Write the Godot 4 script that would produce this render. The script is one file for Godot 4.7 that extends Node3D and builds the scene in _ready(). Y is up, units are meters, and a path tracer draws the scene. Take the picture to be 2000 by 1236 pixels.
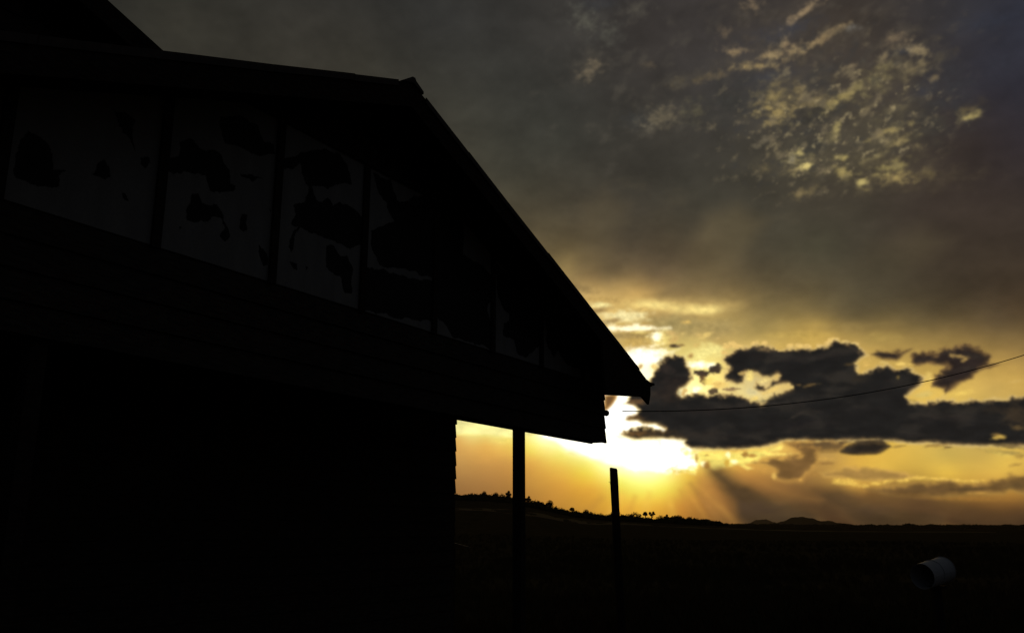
extends Node3D
# A weatherboard house with a gabled porch, dark against a low sun behind broken cloud; open paddocks beyond.
# Directions in the sky are degrees: azimuth (0 = -Z, positive towards +X) and elevation.

const EYE := 1.65
const HOUSE_TURN := 58.3
const WALL := 4.27
const RIDGE_S := 4.73
const RIDGE_Y := 4.965
const PITCH := 0.382
const FRONT := 0.45

const SKY_PLANE := [[7.67,-8.401,2.702],[-0.451,-0.343,-0.044],[0.086,0.597,0.778]]
const SKY_BASE := [
	[-23.86,30.2,-0.13,0.0,0.22],
	[-14.79,31.61,-0.25,-0.12,-0.2],
	[-5.66,32.35,0.47,0.35,0.02],
	[1.89,32.46,-0.75,-0.66,-0.58],
	[9.34,31.53,-0.37,-0.09,-0.01],
	[16.5,30.8,-0.55,-0.4,-0.24],
	[23.22,30.33,0.14,0.7,1.67],
	[29.3,29.03,-0.22,-0.32,-0.07],
	[33.21,28.31,0.25,0.23,-0.24],
	[-11.07,29.56,-0.01,0.07,0.33],
	[0.0,29.09,0.58,0.48,0.38],
	[9.17,27.84,0.37,0.44,0.44],
	[17.93,27.29,0.31,-0.43,-2.05],
	[24.43,26.87,-0.8,-0.3,0.03],
	[30.25,25.38,0.84,0.5,-0.43],
	[32.64,24.54,0.87,0.66,0.29],
	[-3.67,26.83,-0.64,-0.61,-0.44],
	[3.65,25.55,-0.2,-0.49,-0.43],
	[10.82,24.87,-0.02,0.15,0.37],
	[17.67,24.22,-1.14,-0.8,0.1],
	[24.01,23.02,-2.48,-2.6,-1.31],
	[29.8,21.98,0.09,0.73,1.66],
	[32.21,21.48,0.36,0.33,-0.48],
	[-0.72,22.99,0.52,0.12,-0.21],
	[5.37,21.58,-0.22,-0.14,-0.05],
	[12.37,21.21,0.75,0.33,0.25],
	[20.56,19.78,0.59,1.03,0.74],
	[26.57,18.96,0.51,0.7,0.23],
	[31.75,18.08,-1.52,-1.16,-0.48],
	[1.78,20.33,-0.16,-0.05,-0.11],
	[2.82,17.99,9.17,7.86,4.36],
	[7.07,19.21,0.55,-0.02,-1.02],
	[10.51,18.38,-4.09,-3.31,-1.3],
	[15.53,17.71,-0.28,-0.93,-1.05],
	[20.34,17.27,-2.08,-2.79,-1.49],
	[26.23,15.95,-2.34,-1.63,-0.55],
	[31.37,15.22,-0.49,-0.54,0.02],
	[3.86,16.96,-9.28,-8.5,-2.89],
	[5.25,16.26,1.23,3.75,2.24],
	[6.99,16.55,18.26,13.41,5.31],
	[9.73,16.1,21.21,16.6,6.78],
	[12.1,15.98,7.84,6.49,2.71],
	[15.38,15.45,8.0,6.74,3.57],
	[18.56,14.88,2.66,2.66,0.91],
	[23.08,13.83,4.43,3.07,0.81],
	[27.33,13.07,3.58,2.9,1.74],
	[31.0,12.33,-0.78,0.44,1.57],
	[5.91,15.07,-10.75,-8.2,-2.9],
	[8.66,14.98,-27.96,-20.76,-8.31],
	[12.03,14.67,-12.8,-9.32,-3.15],
	[15.3,14.15,-2.56,-1.28,0.08],
	[17.52,13.67,2.78,1.71,-0.52],
	[21.48,12.72,19.67,15.55,5.54],
	[25.81,12.01,9.61,7.02,2.23],
	[29.86,11.58,6.16,3.9,-0.95],
	[6.9,13.54,-13.9,-13.37,-8.43],
	[10.28,13.26,-7.83,-8.81,-9.98],
	[13.59,12.94,-16.74,-15.61,-8.3],
	[16.16,12.46,7.63,4.44,0.32],
	[19.88,11.89,-25.46,-19.5,-5.78],
	[24.29,11.23,-8.69,-6.49,-2.51],
	[28.44,10.84,1.06,1.36,1.48],
	[30.79,10.6,2.79,1.77,1.26],
	[7.54,12.18,16.28,9.7,-1.97],
	[10.23,12.1,39.15,35.01,12.6],
	[13.52,11.63,19.71,23.78,13.05],
	[7.86,11.51,42.38,64.63,100.98],
	[10.19,11.1,-19.34,-15.32,11.02],
	[7.83,10.67,-51.58,-71.43,-112.48],
	[12.81,10.67,-19.99,-27.07,-17.94],
	[16.61,9.85,-6.67,-0.12,13.85],
	[22.67,9.49,-2.43,-2.09,-1.5],
	[26.9,9.18,-5.8,-3.42,-1.25],
	[29.55,8.95,-2.44,-1.43,1.33],
	[30.64,9.44,-1.84,-0.62,-1.99],
	[13.38,9.18,2.61,9.92,18.64],
	[15.92,8.91,15.12,5.82,-19.99],
	[26.77,7.98,-4.99,-5.22,-1.08],
	[29.41,7.79,7.22,5.26,-1.96],
	[30.48,8.14,-14.29,-11.13,-1.57],
	[7.41,7.86,1.58,1.86,-3.75],
	[7.35,5.88,8.07,9.1,17.77],
	[8.93,4.23,-9.22,-8.98,-47.64],
	[10.58,4.86,-9.0,-15.76,-49.04],
	[-3.53,6.74,-1.91,-9.33,-9.37],
	[-1.68,6.26,-0.16,1.22,23.63],
	[0.0,6.0,-6.49,-10.33,14.47],
	[-3.52,5.65,3.84,31.36,32.11],
	[-1.67,5.43,3.93,33.66,34.01],
	[-0.33,5.27,1.54,10.31,12.85],
	[-3.5,4.27,-1.34,-5.18,-5.9],
	[-1.67,4.12,-5.18,-5.61,-4.08],
	[-0.33,4.28,5.89,7.26,-4.77],
	[-3.47,2.64,7.67,4.89,0.86],
	[-1.66,2.65,2.35,0.78,-0.73],
	[-0.33,2.49,6.7,4.23,0.72],
	[1.35,6.42,21.07,29.09,41.99],
	[3.02,5.92,-14.25,-13.7,-33.41],
	[5.01,5.41,-17.48,-17.08,-56.18],
	[1.34,5.1,7.19,-17.28,28.46],
	[3.34,4.77,16.35,-0.73,39.73],
	[4.99,4.27,24.53,19.02,43.23],
	[1.33,4.28,-9.63,11.75,-1.43],
	[3.33,3.95,-6.58,6.46,-2.23],
	[4.97,3.45,-3.69,-11.18,19.8],
	[1.33,2.97,1.32,-2.07,-1.75],
	[3.31,2.81,-0.46,5.13,-4.42],
	[5.28,2.48,-2.55,17.63,1.29],
	[1.65,1.84,-0.61,-1.85,-2.0],
	[3.95,1.35,3.65,-1.58,-3.67],
	[5.9,1.03,2.12,-0.24,-1.45],
	[6.63,4.09,-25.82,-20.56,-54.34],
	[6.93,3.11,20.05,5.81,41.06],
	[8.22,2.46,7.93,-8.46,2.91],
	[9.83,2.45,-5.24,-26.69,6.51],
	[7.54,1.5,-5.95,7.43,-1.42],
	[9.15,1.5,-4.4,7.29,3.38],
	[10.75,1.49,3.59,18.85,-1.16],
	[8.15,0.55,-9.68,-10.87,-3.65],
	[10.39,0.7,-5.66,-6.55,-1.35],
	[11.97,0.7,3.49,1.37,0.62],
	[11.16,3.56,0.25,13.09,56.61],
	[12.4,2.91,13.68,18.94,-5.35],
	[12.97,1.64,0.42,-1.78,-3.48],
	[14.16,0.69,4.91,0.94,-1.25],
	[14.67,4.14,-1.01,14.93,5.97],
	[15.55,3.18,0.09,2.34,0.14],
	[17.33,2.53,5.57,5.7,2.06],
	[19.08,1.89,18.7,15.63,6.13],
	[17.52,0.99,3.98,-0.94,-2.18],
	[20.44,0.67,-25.87,-16.58,-4.24],
	[13.14,4.81,2.6,-6.52,17.93],
	[15.34,4.76,-13.63,-24.28,-8.07],
	[17.78,4.55,-11.47,-4.99,0.09],
	[19.86,4.34,22.16,16.13,-0.74],
	[21.62,4.29,2.32,4.19,6.81],
	[23.59,4.08,2.07,2.93,2.44],
	[26.35,4.13,27.72,19.95,2.15],
	[28.21,4.21,18.51,15.6,1.81],
	[29.43,3.59,-17.67,-18.33,-3.68],
	[22.66,3.2,-28.36,-30.3,-11.46],
	[26.24,3.11,-50.07,-43.49,-7.81],
	[28.84,2.89,-12.33,-11.45,-5.14],
	[20.89,2.63,-50.29,-40.94,-11.79],
	[22.0,2.16,4.67,15.68,6.36],
	[24.77,1.96,23.61,23.29,5.61],
	[27.42,1.78,-4.59,3.32,2.5],
	[29.45,1.69,-28.84,-14.5,0.03],
	[21.92,1.26,28.0,16.04,4.07],
	[24.69,1.23,7.53,4.62,0.42],
	[27.34,1.06,25.67,17.25,3.6],
	[29.63,1.04,34.91,25.08,5.07],
	[20.49,1.27,29.78,19.71,4.05],
	[23.25,0.51,-7.15,-6.54,-1.45],
	[27.27,0.49,-6.98,-6.24,-1.18],
	[29.56,0.48,-2.93,-3.93,-1.4],
	[-4.05,7.57,-10.62,-13.38,-9.97],
	[-1.69,6.92,4.47,11.35,-1.67],
	[0.34,6.59,3.34,0.86,-13.72],
	[2.01,5.76,-36.26,-38.54,-74.88],
	[2.51,5.43,16.48,19.4,22.16],
	[0.67,5.53,4.86,12.37,9.01],
	[-2.69,6.05,-9.66,-40.95,-41.57],
	[-1.01,5.93,-7.11,-33.69,-47.6],
	[6.78,9.2,5.3,8.89,21.94],
	[-33.43,27.98,0.08,0.15,0.07],
	[-23.94,22.42,0.14,-0.03,-0.08],
	[-13.84,17.19,1.05,0.49,-0.16],
	[-6.82,10.86,7.87,10.56,9.09],
	[-9.9,4.22,-3.13,-1.47,0.22],
	[-19.25,4.04,0.04,-0.26,-0.53],
	[-30.9,9.42,1.37,0.69,-0.06],
	[-29.86,0.9,-0.35,-0.62,-0.55],
	[37.21,26.88,-1.03,-1.24,-1.08],
	[36.11,20.04,-0.11,-0.24,0.01],
	[34.92,11.81,5.22,4.1,1.61],
	[34.16,6.29,3.77,2.24,0.05],
	[33.61,2.21,-9.65,-5.12,-1.72],
	[33.36,0.33,9.37,5.48,1.48],
	[-25.47,35.21,0.11,0.17,0.14],
	[0.0,38.01,0.0,0.15,0.39],
	[25.47,35.21,0.03,0.08,0.16]
]
const SKY_LAYERS := [
	["P",[[-4.06,7.9],[2.1,7.92],[2.08,6.19],[1.34,5.93],[0.0,5.7],[-1.34,5.86],[-3.86,5.95]],[252,238,140],[254,244,162],0.1,0.083,0.2,0.8,[250,215,130],0,1.5],
	["P",[[1.51,6.32],[3.69,6.08],[6.52,5.96],[9.64,5.68],[9.87,3.41],[7.92,3.4],[6.46,3.8],[4.99,4.36],[3.5,4.77],[2.84,5.33],[2.01,5.66]],[280,270,190],[312,308,285],0.233,0.133,0.333,0.85,[250,215,130],0,1.2],
	["E",-0.5,5.53,1.341,0.198,4,[248,222,112],0.6,0.6,0.9,2.0],
	["E",19.4,30.42,3.254,0.924,-8,[56,62,78],0.42,0.5,1.2,1.35],
	["E",26.33,27.91,1.458,0.45,0,[52,62,78],0.42,0.5,1.2,1.35],
	["E",31.77,28.4,3.056,0.851,5,[50,54,65],0.42,0.5,1.2,1.35],
	["E",31.8,25.97,2.01,1.629,0,[48,49,56],0.42,0.5,1.2,1.35],
	["E",27.54,25.48,1.194,0.795,-30,[56,60,70],0.42,0.5,1.2,1.35],
	["E",18.39,27.85,2.124,0.476,0,[60,64,72],0.42,0.5,1.2,1.35],
	["E",9.08,26.09,1.871,1.006,0,[56,60,64],0.42,0.5,1.2,1.35],
	["E",6.36,33.25,2.244,0.706,0,[52,56,64],0.42,0.5,1.2,1.35],
	["E",20.12,31.51,5.242,1.249,-12,[72,65,58],0.75,0.8,1.5,0.8],
	["E",18.05,29.27,5.305,1.295,-8,[80,72,62],0.75,0.8,1.5,0.8],
	["E",22.16,29.3,5.049,1.147,-18,[78,70,60],0.75,0.8,1.5,0.8],
	["E",26.37,28.23,3.706,1.57,10,[76,69,60],0.75,0.8,1.5,0.8],
	["E",26.89,26.81,3.537,1.357,-25,[82,74,60],0.75,0.8,1.5,0.8],
	["E",19.63,26.43,5.137,2.273,-6,[88,79,62],0.75,0.8,1.5,0.8],
	["E",24.02,26.28,4.843,1.743,-24,[86,78,62],0.75,0.8,1.5,0.8],
	["E",24.92,24.21,4.277,1.64,-16,[82,75,60],0.75,0.8,1.5,0.8],
	["E",25.48,23.02,3.771,1.292,-12,[84,77,61],0.75,0.8,1.5,0.8],
	["E",19.3,22.68,3.617,1.967,0,[80,74,60],0.75,0.8,1.5,0.8],
	["E",22.84,21.78,4.129,1.81,4,[86,78,60],0.75,0.8,1.5,0.8],
	["E",25.27,21.13,3.749,1.663,-4,[88,78,60],0.75,0.8,1.5,0.8],
	["E",20.29,20.56,3.302,0.864,-8,[76,69,57],0.75,0.8,1.5,0.8],
	["E",10.55,26.28,3.448,1.75,-8,[70,66,58],0.75,0.8,1.5,0.8],
	["E",12.92,28.35,4.349,0.974,-12,[70,65,58],0.75,0.8,1.5,0.8],
	["E",5.57,29.56,2.76,1.474,-20,[74,69,61],0.75,0.8,1.5,0.8],
	["E",5.81,32.18,3.633,2.387,20,[66,64,60],0.75,0.8,1.5,0.8],
	["E",16.7,31.75,3.373,1.617,10,[70,64,57],0.75,0.8,1.5,0.8],
	["E",29.82,23.68,1.858,1.013,-8,[72,64,52],0.75,0.8,1.5,0.8],
	["E",28.08,20.12,3.454,1.048,0,[70,61,50],0.75,0.8,1.5,0.8],
	["E",20.7,25.09,3.118,0.96,-14,[57,54,48],0.7,0.6,1.3,0.9],
	["E",20.54,23.37,2.145,1.094,0,[58,57,52],0.7,0.6,1.3,0.9],
	["E",21.71,27.76,3.599,0.584,-8,[60,58,56],0.7,0.6,1.3,0.9],
	["E",27.72,23.7,1.608,2.295,-35,[58,56,52],0.7,0.6,1.3,0.9],
	["E",29.12,25.28,1.687,2.914,-25,[54,54,56],0.7,0.6,1.3,0.9],
	["E",15.35,26.69,3.074,1.833,0,[56,55,51],0.7,0.6,1.3,0.9],
	["E",20.71,31.28,1.98,0.408,-22,[149,127,96],0.88,0.85,1.2,1.35],
	["E",17.37,32.19,1.033,0.573,20,[114,98,78],0.88,0.85,1.2,1.35],
	["E",15.34,30.84,0.654,0.705,60,[96,84,69],0.88,0.85,1.2,1.35],
	["E",15.89,29.66,1.229,0.427,10,[149,127,93],0.88,0.85,1.2,1.35],
	["E",18.36,29.2,1.447,0.541,-12,[156,134,96],0.88,0.85,1.2,1.35],
	["E",19.32,29.63,0.624,0.582,50,[138,118,89],0.88,0.85,1.2,1.35],
	["E",20.12,29.17,1.541,0.512,-12,[156,134,96],0.88,0.85,1.2,1.35],
	["E",17.53,28.63,2.532,0.356,6,[161,138,93],0.88,0.85,1.2,1.35],
	["E",22.05,29.65,2.292,0.435,-18,[136,116,84],0.88,0.85,1.2,1.35],
	["E",26.28,28.65,1.353,0.671,8,[118,102,80],0.88,0.85,1.2,1.35],
	["E",27.36,27.79,0.992,0.514,35,[147,129,96],0.88,0.85,1.2,1.35],
	["E",25.48,27.86,0.5,0.408,0,[127,111,84],0.88,0.85,1.2,1.35],
	["E",23.77,29.8,0.943,0.338,-10,[100,96,89],0.88,0.85,1.2,1.35],
	["E",23.46,27.7,0.703,0.208,0,[116,102,80],0.88,0.85,1.2,1.35],
	["E",27.32,26.92,1.427,0.675,-20,[118,105,78],0.88,0.85,1.2,1.35],
	["E",28.23,26.13,0.646,0.337,-30,[125,109,82],0.88,0.85,1.2,1.35],
	["E",18.43,26.46,2.232,1.566,10,[122,108,75],0.88,0.85,1.2,1.35],
	["E",18.44,25.69,1.482,1.091,0,[156,136,87],0.88,0.85,1.2,1.35],
	["E",19.81,26.68,0.855,0.716,0,[116,102,73],0.88,0.85,1.2,1.35],
	["E",22.47,25.93,2.706,0.542,-22,[161,143,89],0.88,0.85,1.2,1.35],
	["E",21.79,25.69,0.949,0.356,-10,[172,154,96],0.88,0.85,1.2,1.35],
	["E",24.63,26.64,1.946,1.096,-28,[118,107,75],0.88,0.85,1.2,1.35],
	["E",20.93,25.96,1.921,0.476,0,[122,107,75],0.88,0.85,1.2,1.35],
	["E",22.08,24.2,0.586,0.622,0,[176,158,100],0.88,0.85,1.2,1.35],
	["E",21.6,23.78,0.824,0.481,0,[116,105,75],0.88,0.85,1.2,1.35],
	["E",24.03,25.05,1.031,0.258,-28,[114,102,75],0.88,0.85,1.2,1.35],
	["E",25.34,23.6,2.118,0.352,-12,[156,138,89],0.88,0.85,1.2,1.35],
	["E",25.74,22.91,1.435,0.399,-10,[156,138,91],0.88,0.85,1.2,1.35],
	["E",26.76,22.39,0.476,0.257,0,[134,118,82],0.88,0.85,1.2,1.35],
	["E",25.83,24.87,1.336,0.463,-25,[102,93,71],0.88,0.85,1.2,1.35],
	["E",17.39,24.05,1.363,0.345,-28,[105,96,78],0.88,0.85,1.2,1.35],
	["E",19.52,22.65,1.022,1.105,20,[161,145,96],0.88,0.85,1.2,1.35],
	["E",20.0,22.24,0.668,0.295,0,[223,201,125],0.88,0.85,1.2,1.35],
	["E",19.63,23.04,0.481,0.22,10,[190,172,109],0.88,0.85,1.2,1.35],
	["E",19.15,22.7,0.362,0.615,10,[127,118,96],0.88,0.85,1.2,1.35],
	["E",17.19,22.47,0.863,0.449,20,[102,91,66],0.88,0.85,1.2,1.35],
	["E",18.88,22.09,0.725,0.297,0,[136,120,82],0.88,0.85,1.2,1.35],
	["E",22.12,22.42,0.767,0.29,0,[174,156,96],0.88,0.85,1.2,1.35],
	["E",24.21,22.16,1.014,0.286,-14,[129,116,80],0.88,0.85,1.2,1.35],
	["E",22.18,21.56,1.156,0.558,12,[161,143,89],0.88,0.85,1.2,1.35],
	["E",23.07,21.35,0.57,0.193,0,[172,154,96],0.88,0.85,1.2,1.35],
	["E",25.16,21.4,1.548,0.594,-8,[149,134,84],0.88,0.85,1.2,1.35],
	["E",25.36,20.73,1.868,0.476,4,[161,140,87],0.88,0.85,1.2,1.35],
	["E",23.29,20.76,0.635,0.338,12,[203,183,114],0.88,0.85,1.2,1.35],
	["E",23.53,20.35,0.564,0.193,10,[109,96,66],0.88,0.85,1.2,1.35],
	["E",19.71,20.63,1.545,0.446,-14,[111,98,69],0.88,0.85,1.2,1.35],
	["E",19.35,20.67,0.358,0.372,0,[127,111,78],0.88,0.85,1.2,1.35],
	["E",29.87,23.53,0.948,0.405,-8,[176,158,100],0.88,0.85,1.2,1.35],
	["E",29.85,23.93,0.723,0.449,0,[93,82,60],0.88,0.85,1.2,1.35],
	["E",10.55,26.21,2.254,1.0,-8,[102,93,75],0.88,0.85,1.2,1.35],
	["E",9.71,25.69,0.532,0.378,0,[100,93,78],0.88,0.85,1.2,1.35],
	["E",12.88,26.37,1.175,0.991,0,[82,77,62],0.88,0.85,1.2,1.35],
	["E",5.73,29.41,1.516,0.738,-25,[107,96,78],0.88,0.85,1.2,1.35],
	["E",5.31,32.41,1.541,1.072,30,[82,80,71],0.88,0.85,1.2,1.35],
	["E",7.15,31.57,1.386,1.079,20,[73,71,64],0.88,0.85,1.2,1.35],
	["E",9.72,29.43,0.812,0.366,0,[84,75,62],0.88,0.85,1.2,1.35],
	["E",11.95,28.27,1.194,0.489,0,[82,74,60],0.88,0.85,1.2,1.35],
	["E",13.4,28.23,0.919,0.365,-10,[89,79,62],0.88,0.85,1.2,1.35],
	["E",14.61,28.43,1.04,0.411,-12,[107,93,71],0.88,0.85,1.2,1.35],
	["E",9.22,32.8,1.657,0.705,0,[73,69,62],0.88,0.85,1.2,1.35],
	["E",26.97,20.72,1.284,0.469,0,[96,84,60],0.88,0.85,1.2,1.35],
	["E",20.73,25.21,1.604,0.907,-10,[56,53,48],0.8,0.6,0.9,1.0],
	["M",21.04,25.01,10.537,6.347,-18,[130,116,88],0.6,0.0,0.5,0.7,1.5],
	["M",22.25,24.21,8.765,4.973,-18,[176,158,114],0.55,0.16,0.5,1.15,1.6],
	["M",19.83,26.1,10.754,6.647,-18,[57,56,55],0.45,0.05,0.5,0.6,1.5],
	["M",9.19,28.15,10.105,7.477,-25,[80,75,66],0.55,0.0,0.6,0.38,1.5],
	["M",24.73,29.45,10.55,3.967,-10,[80,73,64],0.55,0.0,0.6,0.45,2.0],
	["M",12.3,19.91,14.296,3.903,0,[84,76,60],0.35,0.0,0.6,0.2,2.0],
	["E",10.44,14.2,5.712,0.774,3,[228,194,114],0.85,0.3,1.1,0.6],
	["E",9.46,14.27,2.529,0.478,5,[262,236,146],0.95,0.3,1.1,0.7],
	["E",12.56,13.8,2.584,0.532,2,[262,236,144],0.95,0.3,1.1,0.7],
	["E",6.28,14.7,2.456,0.361,2,[192,158,92],0.7,0.5,0.8,1.5],
	["E",4.49,15.56,1.771,0.362,10,[140,116,74],0.6,0.5,0.8,1.5],
	["E",5.94,14.35,1.052,0.337,3,[256,240,164],0.85,0.5,0.8,1.5],
	["E",5.93,14.06,1.168,0.265,-6,[160,130,80],0.85,0.5,0.8,1.5],
	["E",6.38,13.28,0.697,0.265,-10,[150,122,76],0.85,0.5,0.8,1.5],
	["E",7.71,13.55,2.313,0.66,0,[252,236,172],0.85,0.5,0.8,1.5],
	["E",7.32,13.86,0.638,0.3,0,[254,236,170],0.85,0.5,0.8,1.5],
	["E",6.91,13.35,0.638,0.24,0,[170,140,86],0.85,0.5,0.8,1.5],
	["E",8.79,14.0,0.807,0.239,0,[215,180,105],0.85,0.5,0.8,1.5],
	["E",10.83,12.89,2.606,1.011,3,[166,146,92],0.9,0.3,0.8,0.8],
	["E",13.58,12.57,2.217,0.941,0,[168,146,92],0.8,0.3,0.8,0.8],
	["E",7.95,12.79,3.224,0.3,2,[300,290,250],0.85,0.5,0.8,1.5],
	["E",8.6,12.52,1.032,0.18,0,[240,215,130],0.85,0.5,0.8,1.5],
	["E",8.07,12.29,2.411,0.335,2,[164,138,84],0.85,0.5,0.8,1.5],
	["E",8.7,11.77,2.855,0.538,0,[205,170,95],0.8,0.5,0.8,1.5],
	["E",9.95,12.09,1.135,0.715,0,[250,224,132],0.85,0.5,0.8,1.5],
	["E",9.63,12.19,0.626,0.477,0,[305,298,260],0.85,0.5,0.8,1.5],
	["E",10.68,12.38,0.622,0.238,0,[215,180,110],0.85,0.5,0.8,1.5],
	["E",10.73,11.96,0.508,0.261,-20,[212,176,104],0.85,0.5,0.8,1.5],
	["E",9.94,11.73,0.68,0.179,-15,[245,220,130],0.85,0.5,0.8,1.5],
	["E",11.69,13.06,0.564,0.19,0,[232,192,104],0.85,0.5,0.8,1.5],
	["E",12.86,12.15,0.612,0.26,-12,[240,206,120],0.85,0.5,0.8,1.5],
	["E",12.42,12.22,0.335,0.154,0,[220,186,112],0.85,0.5,0.8,1.5],
	["E",11.39,12.32,0.18,0.083,0,[220,190,115],0.85,0.5,0.8,1.5],
	["E",13.61,11.93,0.188,0.118,-20,[215,182,110],0.85,0.5,0.8,1.5],
	["E",12.13,12.28,0.224,0.083,0,[210,180,112],0.85,0.5,0.8,1.5],
	["E",10.77,11.55,0.507,0.178,0,[62,46,30],0.95,0.5,0.8,1.5],
	["E",11.23,11.59,0.393,0.119,0,[140,110,66],0.85,0.5,0.8,1.5],
	["E",12.19,11.55,0.391,0.236,0,[225,190,110],0.85,0.5,0.8,1.5],
	["E",12.93,11.13,1.827,0.648,-8,[256,240,150],0.85,0.5,0.8,1.5],
	["E",11.83,10.86,0.335,0.236,-35,[180,140,80],0.85,0.5,0.8,1.5],
	["E",9.0,10.96,2.386,0.895,0,[310,305,280],0.85,0.5,0.8,1.5],
	["E",12.38,10.29,1.552,0.354,5,[305,300,270],0.85,0.5,0.8,1.5],
	["E",8.52,10.26,0.227,0.358,20,[190,150,80],0.85,0.5,0.8,1.5],
	["E",9.43,10.27,0.339,0.298,0,[240,205,120],0.85,0.5,0.8,1.5],
	["E",19.26,11.78,2.149,0.509,0,[205,170,86],0.7,0.3,1.0,0.7],
	["E",17.7,11.88,1.876,0.321,0,[196,165,88],0.6,0.3,1.0,0.7],
	["E",23.43,11.3,1.738,0.618,0,[176,148,80],0.6,0.3,1.0,0.7],
	["E",21.72,12.07,3.574,0.438,0,[150,126,74],0.5,0.3,1.0,0.7],
	["P",[[10.01,14.76],[13.68,14.41],[17.28,19.17],[15.38,20.32],[13.32,19.84]],[104,90,64],[108,94,66],0.8,0.1,1.0,0.42,[250,215,130],0,0.5],
	["P",[[4.2,16.29],[6.63,15.89],[8.18,20.81],[6.45,21.87],[5.0,20.93]],[96,84,62],[100,88,64],0.8,0.1,1.0,0.35,[250,215,130],0,0.5],
	["P",[[18.75,13.26],[22.96,12.59],[28.01,16.62],[26.43,17.76],[23.38,16.92]],[88,78,58],[92,82,60],0.867,0.1,1.0,0.35,[250,215,130],0,0.5],
	["E",14.19,11.4,0.323,0.326,0,[238,200,118],0.9,0.5,0.5,2.5],
	["E",14.55,11.51,0.386,0.261,0,[238,200,118],0.9,0.5,0.5,2.5],
	["E",14.9,11.36,0.321,0.195,0,[238,200,118],0.9,0.5,0.5,2.5],
	["E",13.97,11.01,0.258,0.196,0,[238,200,118],0.9,0.5,0.5,2.5],
	["E",15.87,11.47,0.382,0.194,0,[238,200,118],0.9,0.5,0.5,2.5],
	["E",16.5,11.44,0.284,0.194,0,[238,200,118],0.9,0.5,0.5,2.5],
	["E",18.12,11.18,0.31,0.224,0,[238,200,118],0.9,0.5,0.5,2.5],
	["E",18.59,11.18,0.37,0.191,0,[238,200,118],0.9,0.5,0.5,2.5],
	["E",19.14,11.11,0.306,0.159,0,[238,200,118],0.9,0.5,0.5,2.5],
	["E",19.84,11.07,0.243,0.158,0,[238,200,118],0.9,0.5,0.5,2.5],
	["E",20.72,11.35,0.481,0.22,0,[238,200,118],0.9,0.5,0.5,2.5],
	["E",20.35,11.22,0.242,0.189,0,[238,200,118],0.9,0.5,0.5,2.5],
	["E",21.34,11.21,0.298,0.157,0,[238,200,118],0.9,0.5,0.5,2.5],
	["E",21.99,11.04,0.354,0.156,0,[238,200,118],0.9,0.5,0.5,2.5],
	["P",[[7.68,8.22],[7.83,8.68],[8.45,9.1],[8.99,9.35],[9.17,9.61],[9.27,9.84],[9.59,10.29],[9.94,10.68],[10.39,11.0],[10.75,11.05],[11.15,10.97],[11.47,10.82],[11.66,10.52],[11.71,10.22],[11.85,9.79],[11.83,9.36],[11.48,8.95],[11.05,8.76],[10.94,8.5],[11.12,8.33],[11.75,8.51],[12.34,8.56],[12.85,8.35],[13.53,8.39],[13.98,8.37],[14.52,8.42],[14.77,8.21],[15.33,8.03],[15.72,7.85],[16.35,7.83],[16.91,8.26],[17.45,8.36],[17.87,8.66],[17.79,8.79],[17.04,8.73],[16.32,8.31],[15.89,8.43],[15.68,8.69],[15.81,9.11],[16.45,8.82],[16.77,8.97],[17.21,9.37],[16.73,9.23],[16.2,9.32],[15.96,9.55],[15.27,9.62],[15.15,9.27],[15.16,8.94],[14.62,8.93],[14.02,9.15],[13.82,9.62],[14.17,10.03],[13.81,10.56],[14.12,10.84],[14.53,11.18],[15.02,11.29],[15.83,11.41],[16.71,11.26],[17.55,11.02],[17.96,11.12],[19.07,11.02],[19.87,11.06],[20.28,11.19],[20.79,11.41],[21.14,11.26],[21.52,11.23],[22.22,11.02],[22.39,10.6],[22.75,10.36],[22.26,10.11],[21.88,9.82],[22.18,9.3],[22.63,9.4],[23.03,9.59],[23.45,9.71],[23.68,9.7],[24.17,9.41],[24.77,9.43],[25.25,9.12],[25.6,8.94],[25.64,8.54],[25.32,8.17],[25.02,8.01],[24.63,7.7],[24.8,7.44],[25.06,7.28],[25.6,7.33],[25.96,7.37],[26.58,7.51],[26.94,7.31],[27.45,7.28],[28.3,7.31],[29.16,7.25],[30.0,7.34],[30.64,7.35],[32.14,7.35],[33.69,6.33],[33.24,4.69],[31.74,4.2],[30.29,4.44],[28.92,4.53],[27.65,4.58],[26.46,4.69],[25.61,4.84],[24.62,4.85],[23.43,5.05],[22.1,5.13],[21.05,5.13],[20.4,5.13],[17.56,5.28],[17.16,5.26],[16.59,5.02],[15.87,4.88],[14.46,4.81],[12.76,4.85],[11.9,4.9],[11.45,4.97],[11.11,5.27],[11.25,5.46],[10.48,5.57],[9.31,5.62],[8.32,5.57],[7.67,5.65],[7.28,5.82],[7.08,5.98],[7.49,6.21],[8.02,6.36],[8.68,6.42],[9.5,6.24],[9.86,6.23],[9.67,6.37],[9.28,6.51],[8.56,6.55],[8.17,6.76],[7.44,6.83],[7.24,6.9],[7.71,7.03],[7.98,7.22],[8.16,7.41],[8.23,7.55],[7.97,7.81],[7.37,7.89]],[100,78,52],[31,30,29],0.117,0.25,0.367,1.0,[255,222,140],0.8,1.7],
	["E",12.47,9.73,0.585,0.262,8,[62,48,40],0.95,0.5,0.4,2.5],
	["E",12.54,9.3,0.324,0.294,70,[100,74,46],0.95,0.5,0.4,2.5],
	["E",13.36,9.99,0.549,0.392,0,[58,46,38],0.95,0.5,0.4,2.5],
	["E",13.15,8.56,0.45,0.261,0,[84,68,50],0.95,0.5,0.4,2.5],
	["E",14.31,8.65,0.637,0.13,0,[150,120,84],0.95,0.5,0.4,2.5],
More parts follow.
